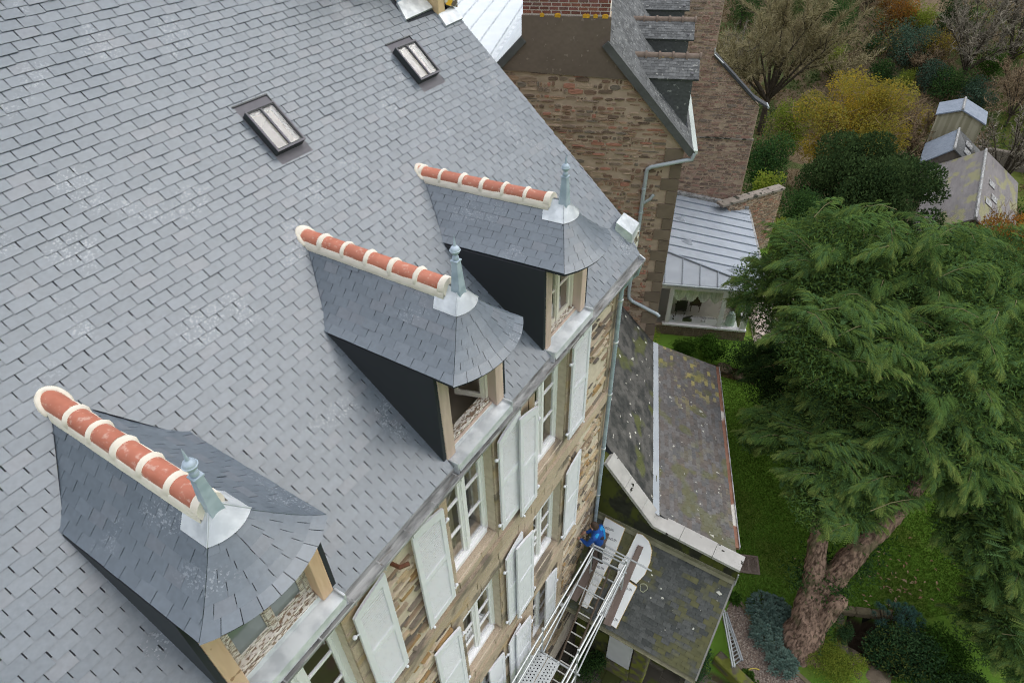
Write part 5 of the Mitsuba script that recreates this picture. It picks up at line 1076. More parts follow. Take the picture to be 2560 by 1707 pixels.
leafbsdf('ivy_leaf', [(.030, .070, .028), (.045, .095, .036), (.062, .115, .048), (.024, .056, .024), (.105, .13, .035)], .25, .35)
leafbsdf('brown_leaf', [(.14, .09, .045), (.10, .07, .04), (.18, .12, .05)], .4)
leafbsdf('grass_blade', [(.10, .205, .022), (.13, .24, .032), (.085, .18, .02), (.17, .24, .042)], .4)
bsdf('yew_bark', lambda p, n, uv: mix(mix((.07, .046, .034), (.30, .20, .15), smoothstep(.25, .75, fbm(p.x * 24, p.y * 24, p.z * 3.4, 4))), c3(.10, .095, .05), .6 * smoothstep(.55, .68, fbm(p.x * 3 + 2, p.y * 3, p.z * 2, 3))), .95, .1)
bsdf('olive_twig', lambda p, n, uv: pick(uv.x, [(.22, .19, .10), (.29, .25, .135), (.17, .15, .08), (.34, .29, .17)]), .9, .1)
bsdf('grey_twig', lambda p, n, uv: pick(uv.x, [(.18, .16, .125), (.24, .21, .165), (.14, .125, .095), (.29, .255, .20)]), .9, .1)
bsdf('brown_twig', lambda p, n, uv: pick(uv.x, [(.19, .13, .08), (.24, .17, .105), (.15, .11, .07), (.21, .17, .10)]), .9, .1)
bsdf('pale_bark', lambda p, n, uv: mix((.22, .20, .17), (.34, .32, .28), fbm(p.x * 5, p.y * 5, p.z * 3, 3)), .9, .1)
bsdf('dark_bark', lambda p, n, uv: mix((.035, .028, .02), (.085, .07, .052), fbm(p.x * 7, p.y * 7, p.z * 2, 3)), .95, .1)
def leaf_quads(P, N, size, g, asp=.5, up=None):
    """a small folded leaf at each point: two triangles"""
    n = len(P); d = g.normal(size=(n, 3)); d += N * .3; d /= np.linalg.norm(d, axis=1, keepdims=True)
    if up is not None: d = d * (1 - up) + zz * up; d /= np.linalg.norm(d, axis=1, keepdims=True)
    s = np.cross(d, g.normal(size=(n, 3))); s /= np.maximum(np.linalg.norm(s, axis=1, keepdims=True), 1e-6); L = (size * g.uniform(.6, 1.3, n))[:, None]
    fold = np.cross(s, d) * L * .15
    V = np.stack([P, P + d * L * .5 + s * L * asp * .5 + fold, P + d * L, P + d * L * .5 - s * L * asp * .5 + fold], 1).reshape(-1, 3)
    i = np.arange(n)[:, None] * 4; return V, np.vstack([i + [[0, 1, 2]], i + [[0, 2, 3]]])
def crown_points(c, R_, n, g, blobs=22, squash=(1, 1, 1), br=.42, shell=.5):
    """points on and in the outer part of lumps spread through a crown"""
    B = g.normal(size=(blobs, 3)); B /= np.linalg.norm(B, axis=1, keepdims=True); B *= (g.random((blobs, 1)) ** .45) * (1 - br * .75)
    rr = br * g.uniform(.6, 1.25, blobs); k = g.choice(blobs, n, p=rr ** 2 / (rr ** 2).sum()); d = g.normal(size=(n, 3)); d /= np.linalg.norm(d, axis=1, keepdims=True)
    lump = 1 + .35 * (meshkit.noise(d * 3 + k[:, None] * 3.7, 4) - .5)
    P = (B[k] + d * (rr[k] * (1 - shell * g.random(n) ** 2) * lump)[:, None]) * A(*squash) * R_ + c
    return P, d, k, B * A(*squash) * R_ + c
def limbs(base, tips, r, g, mat, key, part='trunk', bend=.15):
    top = base + (tips.mean(0) - base) * .5; V = [tube([base - A(0, 0, .3), base + (top - base) * .5 + g.normal(size=3) * bend * .3, top], [r, r * .8, r * .55], 8)]
    for t in tips:
        m = top + (t - top) * .5 + g.normal(size=3) * bend * np.linalg.norm(t - top) * .4
        V.append(tube([top + (base - top) * g.random() * .3, m, t], [r * .4, r * .22, r * .06], 5))
    put(f'{key}__{part}', cat(V), mat, smooth=True)
def leafy(name, lab, cat_, base, R_, mat, n, size, seed, hc=1.1, squash=(1, 1, 1.05), blobs=22, br=.42, bark='dark_bark', up=None, group=None, asp=.5, twigs=0, twigmat='brown_twig', shell=.5):
    g = np.random.default_rng(seed); key = tag(nk(name), lab, cat_, group); base = A(*base); c = base + A(0, 0, hc * R_)
    P, d, k, B = crown_points(c, R_, n, g, blobs, squash, br, shell); VF = leaf_quads(P, d, size, g, asp, up)
    put(f'{key}__crown', VF, mat, uv=np.repeat(np.c_[np.clip(g.random(len(B))[k] * .6 + g.random(n) * .4, 0, 1), g.random(n)], 4, 0))
    limbs(base, B[:9], max(.035, R_ * .05), g, bark, key)
    if twigs: put(f'{key}__twigs', *twig_mesh(c, R_ * 1.02, twigs, g, squash), twigmat) if False else twig_put(key, c, R_ * 1.04, twigs, g, squash, twigmat)
    return key
def twig_strands(S, D, L, g, r=.012, droop=.2):
    """thin three-sided bent shoots: one mesh"""
    n = len(S); side = np.cross(D, g.normal(size=(n, 3))); side /= np.linalg.norm(side, axis=1, keepdims=True); L = L[:, None]
    m = S + D * L * .5 + side * L * .10; e = S + D * L + side * L * .05 + A(0, 0, -1) * L * droop * .3
    s2 = np.cross(D, side); rr = r * g.uniform(.7, 1.3, (n, 1))
    V = np.stack([S + side * rr, S - side * rr * .5 + s2 * rr, S - side * rr * .5 - s2 * rr, m + side * rr * .7, m - side * rr * .35 + s2 * rr * .7, m - side * rr * .35 - s2 * rr * .7, e], 1).reshape(-1, 3)
    f = np.array([[0,1,4],[0,4,3],[1,2,5],[1,5,4],[2,0,3],[2,3,5],[3,4,6],[4,5,6],[5,3,6]]); return V, (f[None] + (np.arange(n) * 7)[:, None, None]).reshape(-1, 3)
def twig_put(key, c, R_, n, g, squash, mat, part='twigs', r=.02):
    P, d, k, B = crown_points(c, R_, n, g, 20, squash, .42, .8); o = P - c; D = o / np.maximum(np.linalg.norm(o, axis=1, keepdims=True), 1e-6) + g.normal(size=(n, 3)) * .45 + A(0, 0, .35); D /= np.linalg.norm(D, axis=1, keepdims=True)
    VF = twig_strands(P - D * R_ * .12, D, R_ * g.uniform(.12, .32, n), g, r); put(f'{key}__{part}', VF, mat, uv=np.repeat(g.random((n, 2)), 7, 0))
def bare(name, lab, base, R_, mat, n, seed, hc=1.3, squash=(1, 1, 1.1), bark='dark_bark', trunk=.05, leaves=None, nl=0, group=None, r=.022):
    g = np.random.default_rng(seed); key = tag(nk(name), lab, 'tree', group); base = A(*base); c = base + A(0, 0, hc * R_)
    fork = base + A(0, 0, hc * R_ * .45); V = [tube([base - A(0, 0, .4), fork], [R_ * trunk, R_ * trunk * .8], 8)]; S, D, L = [], [], []
    for a in range(13):
        az = a * 2.4 + g.random(); el = g.uniform(.35, 1.35); d = A(math.cos(az) * math.cos(el), math.sin(az) * math.cos(el), math.sin(el)) * A(*squash)
        e = fork + d * R_ * g.uniform(1.0, 1.35); m = fork + (e - fork) * .5 + g.normal(size=3) * R_ * .07 + A(0, 0, .08 * R_); V.append(tube([fork - A(0, 0, R_ * .15 * g.random()), m, e], [R_ * trunk * .45, R_ * trunk * .28, .015], 5))
        for b in range(9):
            t = g.uniform(.25, 1); s = m + (e - m) * (t - .5) * 2 if t > .5 else fork + (m - fork) * t * 2; d2 = unit(d + g.normal(size=3) * .55 + A(0, 0, .3)); e2 = s + d2 * R_ * g.uniform(.3, .6); V.append(tube([s, (s + e2) / 2 + g.normal(size=3) * .05 * R_, e2], [R_ * trunk * .13, R_ * trunk * .09, .010], 4, False))
            q = max(1, n // 117); tt = g.random(q); S.append(s + (e2 - s) * tt[:, None]); D.append(d2 + g.normal(size=(q, 3)) * .75 + A(0, 0, .3)); L.append(R_ * g.uniform(.06, .20, q))
    put(f'{key}__trunk', cat(V), bark, smooth=True); S, D, L = np.vstack(S), np.vstack(D), np.concatenate(L); D /= np.linalg.norm(D, axis=1, keepdims=True)
    put(f'{key}__twigs', twig_strands(S, D, L, g, r), mat, uv=np.repeat(g.random((len(S), 2)), 7, 0))
    if nl:
        k = g.choice(len(S), nl); P = S[k] + D[k] * (L[k] * g.random(nl))[:, None]; put(f'{key}__leaves', leaf_quads(P, D[k], .16, g, .6), leaves, uv=np.repeat(g.random((nl, 2)), 4, 0))
    return key

# ---- the big yews of the garden: plumes of drooping sprays on a wide crown
FR = []
for s in np.linspace(.06, 1, 7):
    for sg_ in (-1, 1):
        w = .30 * (1 - s) ** .6 * (.35 + s) + .06; FR += [[(s, 0, -.35 * s * s), (s + .18 * (1 - s) + w * .7, sg_ * w, -.35 * s * s - .12 * w - .03), (s + .14, sg_ * .03, -.35 * s * s)]]
FT = np.array(FR, float).reshape(-1, 3); FF = np.arange(len(FT)).reshape(-1, 3)
def unit_rows(x): return x / np.linalg.norm(x, axis=1, keepdims=True)
def yew(lab, ells, seed, plumes, trunkV=None, mat='yew_needles', fl=(.13, .38), per=118, inner=0, upto=None, name='yew_tree', wood='olive_twig'):
    g = np.random.default_rng(seed); key = tag(nk(name), lab, 'tree'); RR, OO, uv, S, D, L = [], [], [], [], [], []
    vol = np.array([e[1] ** 2 for e in ells]); cnt = np.maximum(3, (vol / vol.sum() * plumes).astype(int)); wv = []
    for (c, r, q), m in zip(ells, cnt):
        c = A(*c)
        for _ in range(m):
            d = g.normal(size=3); d[2] = abs(d[2]) * .9 - .25; d = unit(d); tip = c + d * A(r, r, r * q) * g.uniform(.72, 1.04)
            out = unit(A(d[0], d[1], 0) + g.normal(size=3) * A(.35, .35, 0)); el = g.uniform(.05, .55); ln = g.uniform(.8, 1.6)
            ax0 = tip - out * ln - zz * ln * (math.sin(el) - .30)
            t = np.sort(g.random(per) ** .75); pos = ax0 + np.outer(t, out) * ln + np.outer(np.sin(el) * t - .30 * t ** 2, zz) * ln
            tang = out[None] + zz * (math.sin(el) - .6 * t)[:, None]; tang /= np.linalg.norm(tang, axis=1, keepdims=True)
            side = np.cross(tang, zz); side /= np.linalg.norm(side, axis=1, keepdims=True); sgn = np.where(g.random(per) < .5, -1, 1)[:, None]; pos = pos + side * sgn * ((1 - t) * .26 * g.random(per))[:, None] - zz * (.10 * g.random(per) * (1 - t))[:, None]
            x = tang * (.75 + .5 * t[:, None] ** 2) + side * sgn * (.85 - .6 * t[:, None]) * g.uniform(.4, 1.1, (per, 1)) + g.normal(size=(per, 3)) * .16 - zz * .16; x /= np.linalg.norm(x, axis=1, keepdims=True)
            up = zz + g.normal(size=(per, 3)) * .25; y = np.cross(up, x); y /= np.linalg.norm(y, axis=1, keepdims=True); z_ = np.cross(x, y); s = g.uniform(*fl, per) * (1.0 - .35 * t)
            RR.append(np.stack([x, y, z_], -1) * s[:, None, None]); OO.append(pos); rv = g.random()
            uv.append(np.c_[np.clip(rv * .6 + g.random(per) * .4, 0, 1), np.clip(t * .75 + g.normal(size=per) * .12 + .14 * (g.random() < .5), 0, 1)])
            if g.random() < .45: wv.append(tube([ax0 - out * .1 - zz * .2, ax0 + (tip - ax0) * .25 + zz * .02, ax0 + (tip - ax0) * .5 + zz * .055, ax0 + (tip - ax0) * .8 + zz * .02], [.012, .010, .007, .003], 4, False))
    RR, OO, uv = np.concatenate(RR), np.concatenate(OO), np.concatenate(uv); (VF, uvp) = many(FT, FF, (RR, OO), uv)
    base_uv = np.tile(np.linspace(0, 1, len(FT)), len(RR)) * .25; uvp[:, 1] = np.clip(uvp[:, 1] + base_uv - .05, 0, 1)
    Q = np.vstack([A(*c) + unit_rows(g.normal(size=(int(inner * r * r), 3))) * (g.uniform(.25, .86, (int(inner * r * r), 1))) * A(r, r, r * q) for c, r, q in ells] or [np.zeros((0, 3))])
    if len(Q): put(f'{key}__inner_foliage', leaf_quads(Q, np.tile(-.4 * zz, (len(Q), 1)), .13, g, .28), mat, uv=np.repeat(np.c_[g.random(len(Q)), g.random(len(Q)) * .6], 4, 0))
    put(f'{key}__crown', VF, mat, uv=uvp); tag(put(f'{key}__branches', cat(wv), wood, rnd=.6), kind='stuff')
    if trunkV is not None: put(f'{key}__trunk', trunkV, 'yew_bark', smooth=True)
    return key
def trunk(bones, amp=.06):
    V, F = chain(bones, res=.045, smooth_it=5); t = trimesh.Trimesh(V, F, process=False); n = t.vertex_normals
    rd = 1 - np.abs(2 * meshkit.fbm(V * A(11, 11, 1.6), 3, 9) - 1); kn = np.clip(meshkit.noise(V * 3.1, 11) - .68, 0, 1) * 3
    return V + n * ((meshkit.fbm(V * A(3, 3, .9), 4, 3) - .5) * amp * 2.4 + (rd - .6) * amp * 1.2 + kn * amp * .6)[:, None], F
TB = trunk([(A(11.2, -5.72, -.2), .62, A(11.45, -5.75, .7), .46), (A(11.45, -5.75, .7), .46, A(11.9, -5.6, 1.5), .40), (A(11.9, -5.6, 1.5), .36, A(12.5, -5.15, 3.0), .22), (A(12.5, -5.15, 3.0), .2, A(13.2, -4.6, 4.6), .10), (A(11.9, -5.6, 1.5), .36, A(12.6, -6.05, 3.0), .27), (A(12.6, -6.05, 3.0), .27, A(13.5, -6.6, 4.7), .2), (A(13.5, -6.6, 4.7), .2, A(14.5, -7.0, 6.0), .12), (A(11.5, -5.9, .9), .3, A(11.75, -6.15, 2.0), .20), (A(11.2, -5.7, -.1), .5, A(10.75, -5.35, -.1), .22), (A(11.2, -5.7, -.1), .5, A(11.0, -6.4, -.15), .2), (A(11.3, -5.7, .0), .45, A(11.9, -5.2, -.12), .18)])
yew('great yew with thick forked reddish trunk standing on the lawn', [((14.7, -3.8, 4.6), 1.7, .55), ((13.9, -5.2, 5.0), 2.0, .5), ((12.6, -5.0, 4.6), 1.3, .5), ((14.1, -2.7, 4.2), .6, .5), ((15.8, -4.4, 5.6), 1.9, .6), ((15.2, -6.6, 6.0), 2.2, .55)], 3, 190, TB, inner=2700)
T2 = trunk([(A(19.2, -5.0, -.2), .5, A(19.0, -4.9, 3.0), .36), (A(19.0, -4.9, 3.0), .34, A(18.4, -3.9, 6.5), .18), (A(19.0, -4.9, 3.0), .34, A(19.6, -6.0, 6.5), .2), (A(19.0, -4.9, 3.0), .3, A(16.8, -4.6, 6.0), .12)])
yew('broad light green yew filling the right side behind the forked trunk', [((18.9, -2.0, 6.3), 2.3, .7), ((18.4, -3.3, 8.0), 2.7, .7), ((15.6, -4.0, 7.4), 2.2, .6), ((19.3, -5.6, 7.3), 3.0, .7), ((21.7, -7.5, 6.8), 2.9, .7), ((16.4, -6.2, 7.0), 2.6, .65), ((18.2, -8.0, 6.4), 2.8, .7), ((20.6, -3.0, 6.6), 2.2, .7)], 5, 400, T2, inner=2700)
T3 = trunk([(A(16.4, -10.5, -.2), .4, A(16.0, -10.2, 3.0), .28), (A(16.0, -10.2, 3.0), .26, A(15.4, -8.6, 5.2), .12)])
yew('darker yew drooping to the lawn at the right edge', [((15.2, -7.6, 5.4), 2.0, .65), ((15.5, -9.0, 5.0), 2.3, .7), ((14.2, -8.6, 3.9), 1.4, .7), ((14.1, -9.8, 3.4), 1.8, .8), ((12.9, -10.4, 2.4), 1.5, .9), ((13.6, -10.0, 1.6), 1.4, .9), ((16.0, -10.6, 5.0), 2.4, .7)], 9, 300, T3, inner=2700)
yew('low dark yew between the annex gutter and the conservatory', [((18.6, -2.5, 2.6), 1.3, .8), ((19.9, -1.9, 2.5), 1.2, .8), ((20.6, -2.8, 2.4), 1.3, .8), ((17.2, -3.0, 2.5), 1.0, .6)], 13, 80, trunk([(A(19.6, -2.4, -.1), .16, A(19.4, -2.3, 2.4), .08)], .02), mat='evergreen_leaf', inner=1800)

g = np.random.default_rng(5)
Q = np.vstack([A(*c) + g.normal(size=(n, 3)) * r for c, r, n in (((11.75, -5.95, 1.25), .20, 420), ((12.1, -5.2, 1.9), .22, 420), ((12.0, -5.95, 2.1), .22, 520), ((11.5, -6.05, .55), .22, 380), ((12.75, -6.35, 2.6), .22, 420), ((12.5, -5.6, 2.2), .25, 420), ((13.1, -6.15, 3.4), .3, 520))])
put('yew_tree__trunk_sprouts', leaf_quads(Q, np.tile(zz, (len(Q), 1)), .13, g, .3), 'evergreen_leaf', uv=np.repeat(g.random((len(Q), 2)), 4, 0))

# ---- shrubs and garden plants
def shrub(lab, base, R_, mat, n, size, seed, squash=(1, 1, .8), name='shrub', **kw): return leafy(name, lab, 'shrub', base, R_, mat, n, size, seed, hc=.75, squash=squash, blobs=26, br=.36, **kw)
shrub('round glossy green shrub left before the conservatory wall', (21.5, 1.55, 0), .62, 'green_leaf', 2600, .085, 71); shrub('larger glossy green shrub right before the conservatory wall', (21.9, .55, 0), .82, 'green_leaf', 4200, .085, 72)
shrub('dark brown-green shrub at the right corner of the conservatory', (22.0, -1.0, 0), 1.0, 'evergreen_leaf', 4200, .085, 73, squash=(1, 1, 1.1))
shrub('dense ivy bush with pale flower heads over the rocks', (12.25, -8.15, -.35), 1.02, 'ivy_leaf', 9000, .085, 74, squash=(1, 1, .85)); shrub('brighter green bush right of the ivy bush', (12.9, -9.15, -.3), .95, 'green_leaf', 6000, .085, 75)
shrub('loose leafy shrub at the lower right corner under the yew', (12.0, -9.6, -.2), .8, 'evergreen_leaf', 4200, .08, 76); shrub('mixed dark shrub beneath the lean-to edge by the low wall', (9.0, -3.45, 0), .62, 'ivy_leaf', 3600, .07, 77); shrub('dark weeds growing in the yard before the white door', (7.3, -.95, 0), .5, 'evergreen_leaf', 1800, .06, 78, squash=(1, 1.2, .5)); shrub('small dark plant left of the white door', (7.6, -1.1, .2), .35, 'evergreen_leaf', 900, .06, 79)
shrub('small bright green plant by the annex corner', (11.55, -3.8, 0), .22, 'green_leaf', 320, .12, 80); shrub('bright green weed by the garden hose', (9.5, -4.75, 0), .24, 'green_leaf', 340, .11, 81); shrub('climbing plant between quoin and conservatory', (20.3, 2.75, 0), .62, 'lime_leaf', 1800, .07, 82, squash=(.8, .7, 3.0)); shrub('ivy mat on the slab beside the trunk', (12.1, -6.75, -.05), .42, 'ivy_leaf', 1800, .05, 83, squash=(1, .6, .35))
shrub('low lime green ground plant beside the gravel path', (10.95, -6.75, -.12), .85, 'lime_leaf', 9000, .045, 84, squash=(1, 1, .28))
def whorls(name, lab, base, R_, mat, n, seed, hh=.45, L=.16, nl=16, wid=.022):
    g = np.random.default_rng(seed); key = tag(nk(name), lab, 'shrub'); base = A(*base); V = []; uvs = []; st = []
    for _ in range(n):
        a, q = g.uniform(0, 6.28), math.sqrt(g.random()) * R_; top = base + A(math.cos(a) * q, math.sin(a) * q, hh * (.6 + .6 * g.random()) * (1 - .5 * (q / R_) ** 2)); st.append(tube([base + A(math.cos(a) * q * .6, math.sin(a) * q * .6, -.02), top], [.012, .008], 4, False)); r = g.random()
        for j in range(nl):
            az = j * 2.4; el = .15 + 1.2 * j / nl; d = A(math.cos(az) * math.cos(el), math.sin(az) * math.cos(el), math.sin(el)); s = unit(np.cross(d, zz)) * wid; P = top - zz * .10 * (1 - j / nl); l = L * (1 - .4 * j / nl); V.append((np.array([P, P + d * l * .55 + s, P + d * l - zz * .01, P + d * l * .55 - s]), np.array([[0, 1, 2], [0, 2, 3]]))); uvs += [[r * .6 + .4 * g.random(), g.random()]] * 4
    put(f'{key}__foliage', cat(V), mat, uv=np.array(uvs)); put(f'{key}__stems', cat(st), 'dark_bark')
whorls('spurge', 'wide blue-green spurge on the lawn edge left of the trunk', (11.65, -4.75, 0), .62, 'euphorbia_leaf', 130, 1); whorls('spurge', 'blue-green spurge in the middle beside the path edging', (10.95, -4.95, 0), .50, 'euphorbia_leaf', 90, 2); whorls('spurge', 'small blue-green spurge nearest the gravel at the trunk foot', (10.35, -5.45, 0), .42, 'euphorbia_leaf', 70, 3)
whorls('dwarf_pine', 'dwarf blue pine with round tufts over the kerb stones', (13.15, -8.0, 0), .72, 'pine_tuft', 80, 4, .75, .15, 46, .006)
# grass, fallen leaves
lawn_poly = sg.Polygon([(11.75, -3.75), (13.2, -3.3), (14.4, -2.6), (21.4, .3), (22, -3), (20, -9), (15.5, -10.5), (13.7, -8.4), (12.9, -6.4), (11.9, -6.4), (11.2, -5.2), (11.5, -4.2)])
def blades(poly, n, seed, h0, h1, zf=lambda x, y: 0 * x):
    g = np.random.default_rng(seed); p = scatter(poly, n, seed); a = g.uniform(0, 6.28, n); h = g.uniform(h0, h1, n); w = .012; d = np.c_[np.cos(a), np.sin(a), 0 * a]; l = np.c_[g.normal(size=(n, 2)) * .03, h]
    P = np.c_[p, zf(p[:, 0], p[:, 1])]; V = np.stack([P - d * w, P + d * w, P + l], 1).reshape(-1, 3); return (V, np.arange(3 * n).reshape(-1, 3)), np.repeat(g.random((n, 2)), 3, 0)
VF, uvp = blades(lawn_poly, 90000, 5, .025, .07); put('lawn_grass', VF, 'grass_blade', uv=uvp); tag('lawn_grass', 'short green lawn grass around the yew trunk', 'grass', kind='stuff')
g = np.random.default_rng(17)
for _ in range(85):
    p = A(14.7, -7.6) + g.normal(size=2) * A(.75, .85) if g.random() < .8 else A(15.0, -7.5) + g.normal(size=2) * 1.6
    if not lawn_poly.contains(sg.Point(*p)): continue
    a = g.uniform(0, 6.28); L_ = g.uniform(.045, .085); d = A(math.cos(a), math.sin(a), 0); s = A(-d[1], d[0], 0); o = np.r_[p, .05]
    V = np.array([o, o + d * L_ + s * L_ * .45 + zz * .025, o + d * L_ * 2, o + d * L_ - s * L_ * .45 + zz * .03, o + d * L_ + zz * .004]); k = nk('fallen_leaf')
    put(k, (V, np.array([[0, 1, 4], [1, 2, 4], [2, 3, 4], [3, 0, 4]])), 'dry_leaf', rnd=g.random(), numbered=False); tag(k, 'dry curled tan leaf lying on the lawn right of the yew trunk', 'leaf', 'fallen leaves on the lawn')
leafbsdf('dry_leaf', [(.52, .37, .24), (.42, .27, .17), (.60, .45, .31)], .3)

# ---- wooded slope and valley beyond
leafy('holly_tree', 'dark glossy holly right of the tall stone house', 'tree', (38, 3.0, -1.8), 1.75, 'evergreen_leaf', 8000, .14, 101, hc=2.0, squash=(1, 1, 1.3))
leafy('pale_leaved_shrub', 'small shrub with pale yellow leaves behind the garden wall', 'shrub', (33.6, 1.9, 0), .85, 'lime_leaf', 700, .2, 102, hc=3.4, squash=(1, 1, 1.1))
leafy('laurel', 'mid green leafy bush right of the garden wall coping', 'shrub', (34.5, -.3, -.3), 1.5, 'evergreen_leaf', 8000, .13, 103, hc=1.0, squash=(1.1, 1.1, 1.1)); leafy('laurel', 'small yellowish green bush touching the garden wall end', 'shrub', (33.0, .5, 0), .8, 'lime_leaf', 2200, .12, 104, hc=1.0)
leafy('dark_yew', 'very dark rounded yew in the middle distance', 'tree', (50.5, -2.3, -8.3), 5.3, 'dark_yew_needles', 60000, .22, 105, hc=.70, squash=(1.1, 1.15, .95), blobs=70, br=.22, up=.5, shell=.4)
leafy('yellow_tree', 'large tree with yellow autumn leaves above the dark yew', 'tree', (62.5, .9, -9.5), 5.2, 'yellow_leaf', 30000, .20, 106, hc=1.18, squash=(1, 1.05, .9), blobs=60, br=.24, twigs=1500, twigmat='brown_twig'); leafy('yellow_tree', 'thinner yellow-brown tree at the right of the large yellow one', 'tree', (72.5, -3.0, -9.5), 2.6, 'yellow_leaf', 3600, .2, 107, hc=1.35, twigs=1500); leafy('yellow_tree', 'yellow-green tree at the left foot of the large yellow tree', 'tree', (66.0, 6.4, -9.5), 2.8, 'lime_leaf', 6000, .2, 108, hc=1.3, twigs=500)
bare('bare_ash', 'large bare olive-brown tree with fine twigs beside the tall house', (72.0, 10.2, -9.3), 6.6, 'olive_twig', 20000, 109, hc=1.35, trunk=.055, r=.017)
bare('bare_birch', 'slender pale-stemmed bare tree close to the tall house', (74.0, 15.2, -9.4), 3.4, 'grey_twig', 1600, 110, hc=2.0, squash=(.8, .8, 1.5), bark='pale_bark', trunk=.035, r=.022); bare('bare_birch', 'second pale bare stem just right of the slender one', (78.0, 13.6, -8.5), 3.2, 'olive_twig', 1600, 111, hc=2.0, squash=(.8, .8, 1.5), bark='pale_bark', trunk=.03, r=.022)
FARL = [('evergreen_tree', 'dark evergreen at the top edge nearest the tall house', (90.4, 19.2, -3.8), 3.2, 'evergreen_leaf', 5000), ('green_bush', 'bright green bush squeezed against the tall house wall', (66.5, 15.3, -9.5), 1.8, 'green_leaf', 2500), ('conifer', 'dark spreading conifer at the top left of the wooded slope', (87.8, 9.1, -4.9), 3.7, 'evergreen_leaf', 7000), ('yellow_bush', 'yellow-green bush below the spreading conifer', (84.0, 6.6, -6.3), 2.0, 'lime_leaf', 2600), ('green_bush', 'dark green bush alone in the brown slope', (87.4, 3.0, -5.0), 1.5, 'evergreen_leaf', 1800), ('green_bush', 'dark green bush above the yellow tree', (83.6, 1.1, -6.5), 1.7, 'evergreen_leaf', 2200), ('yellow_bush', 'bright yellow-green bush right above the yellow tree', (83.3, -1.6, -6.6), 1.4, 'lime_leaf', 1500), ('orange_tree', 'orange-red autumn tree at the top edge', (91.6, 2.0, -3.3), 2.7, 'orange_leaf', 4200), ('yellow_bush', 'yellow-green tree right of the orange one', (92.3, -.2, -2.9), 2.0, 'lime_leaf', 2600), ('evergreen_tree', 'blue-green evergreen below the orange tree', (86.6, -.4, -5.3), 2.9, 'bluegreen_leaf', 5200), ('yellow_tree', 'brownish yellow tree between blue-green evergreen and bare trees', (87.3, -3.2, -5.1), 2.4, 'yellow_leaf', 2300), ('conifer', 'dark conifer at the top edge left of the bare trees', (93.2, -3.7, -2.6), 2.6, 'dark_yew_needles', 3800), ('green_bush', 'mid green bush under the bare trees', (86.7, -8.9, -5.3), 1.9, 'green_leaf', 1900), ('yellow_bush', 'yellow-green bush at the right edge', (90.2, -10.7, -3.9), 1.8, 'lime_leaf', 1900), ('dark_bush', 'dark bush left in the band behind the sheds', (83.1, -3.9, -6.7), 2.0, 'bluegreen_leaf', 2800), ('dark_bush', 'dark bush in the middle of the band behind the sheds', (82.2, -5.7, -7.0), 2.3, 'evergreen_leaf', 3400), ('dark_bush', 'dark bush right in the band behind the sheds', (82.1, -8.4, -7.1), 1.9, 'bluegreen_leaf', 2600), ('yellow_bush', 'small yellow bush before the dark band behind the sheds', (80.2, -6.7, -8.2), .95, 'yellow_leaf', 900), ('orange_bush', 'orange-yellow bush at the right above the yew', (48.5, -11.3, -7.0), 2.5, 'orange_leaf', 7000), ('green_bush', 'green bush at the right edge below the sheds', (62.0, -13.6, -9.5), 1.3, 'green_leaf', 1500)]
for j, (nm, lab, b, r, m, n) in enumerate(FARL):
    tw = 900 if m in ('yellow_leaf', 'orange_leaf') else 0
    leafy(nm, lab, 'shrub' if 'bush' in nm else 'tree', b, r, m, n, .20 if r > 1.6 else .16, 200 + j, hc=1.05, blobs=24, br=.36, twigs=tw, up=.3 if 'conifer' in nm else None)
for j, (lab, b, r, m, sq, n, tr) in enumerate([('bare brown scrub left of the grey sheds', (70.2, -4.4, -9.5), 2.9, 'brown_twig', (1.1, 1.1, .9), 6000, .03), ('bare brown scrub before the largest shed roof', (54.6, -10.4, -9.4), 2.3, 'brown_twig', (1.1, 1.1, .9), 2600, .03), ('tall bare grey tree left of the pair at the top right', (85.5, -6.6, -5.8), 4.3, 'grey_twig', (.9, .9, 1.4), 3600, .05), ('tall bare grey tree at the top right corner', (88.5, -10.2, -4.7), 4.4, 'grey_twig', (.9, .9, 1.4), 3600, .05), ('bare tree with dark leaning trunk right of the sheds', (66.5, -11.8, -9.5), 3.4, 'grey_twig', (.7, .7, 1.7), 1500, .06), ('bare brown thicket on the slope above the yellow tree', (85.3, -2.2, -5.8), 2.3, 'brown_twig', (1.2, 1.2, .9), 2400, .03), ('olive bare thicket right of the large bare tree', (82.0, 5.2, -7.2), 3.2, 'olive_twig', (1.2, 1.2, .9), 3400, .03), ('brown bare thicket at the top of the slope', (94.0, 5.6, -2.2), 3.6, 'brown_twig', (1.2, 1.2, 1.0), 3600, .03), ('grey bare thicket right beside the top right corner tree', (80.5, -11.8, -7.6), 3.2, 'brown_twig', (1.1, 1.1, 1.1), 2800, .04)]):
    bare('bare_tree', lab, b, r, m, n, 300 + j, hc=1.05, squash=sq, trunk=tr, r=.026)
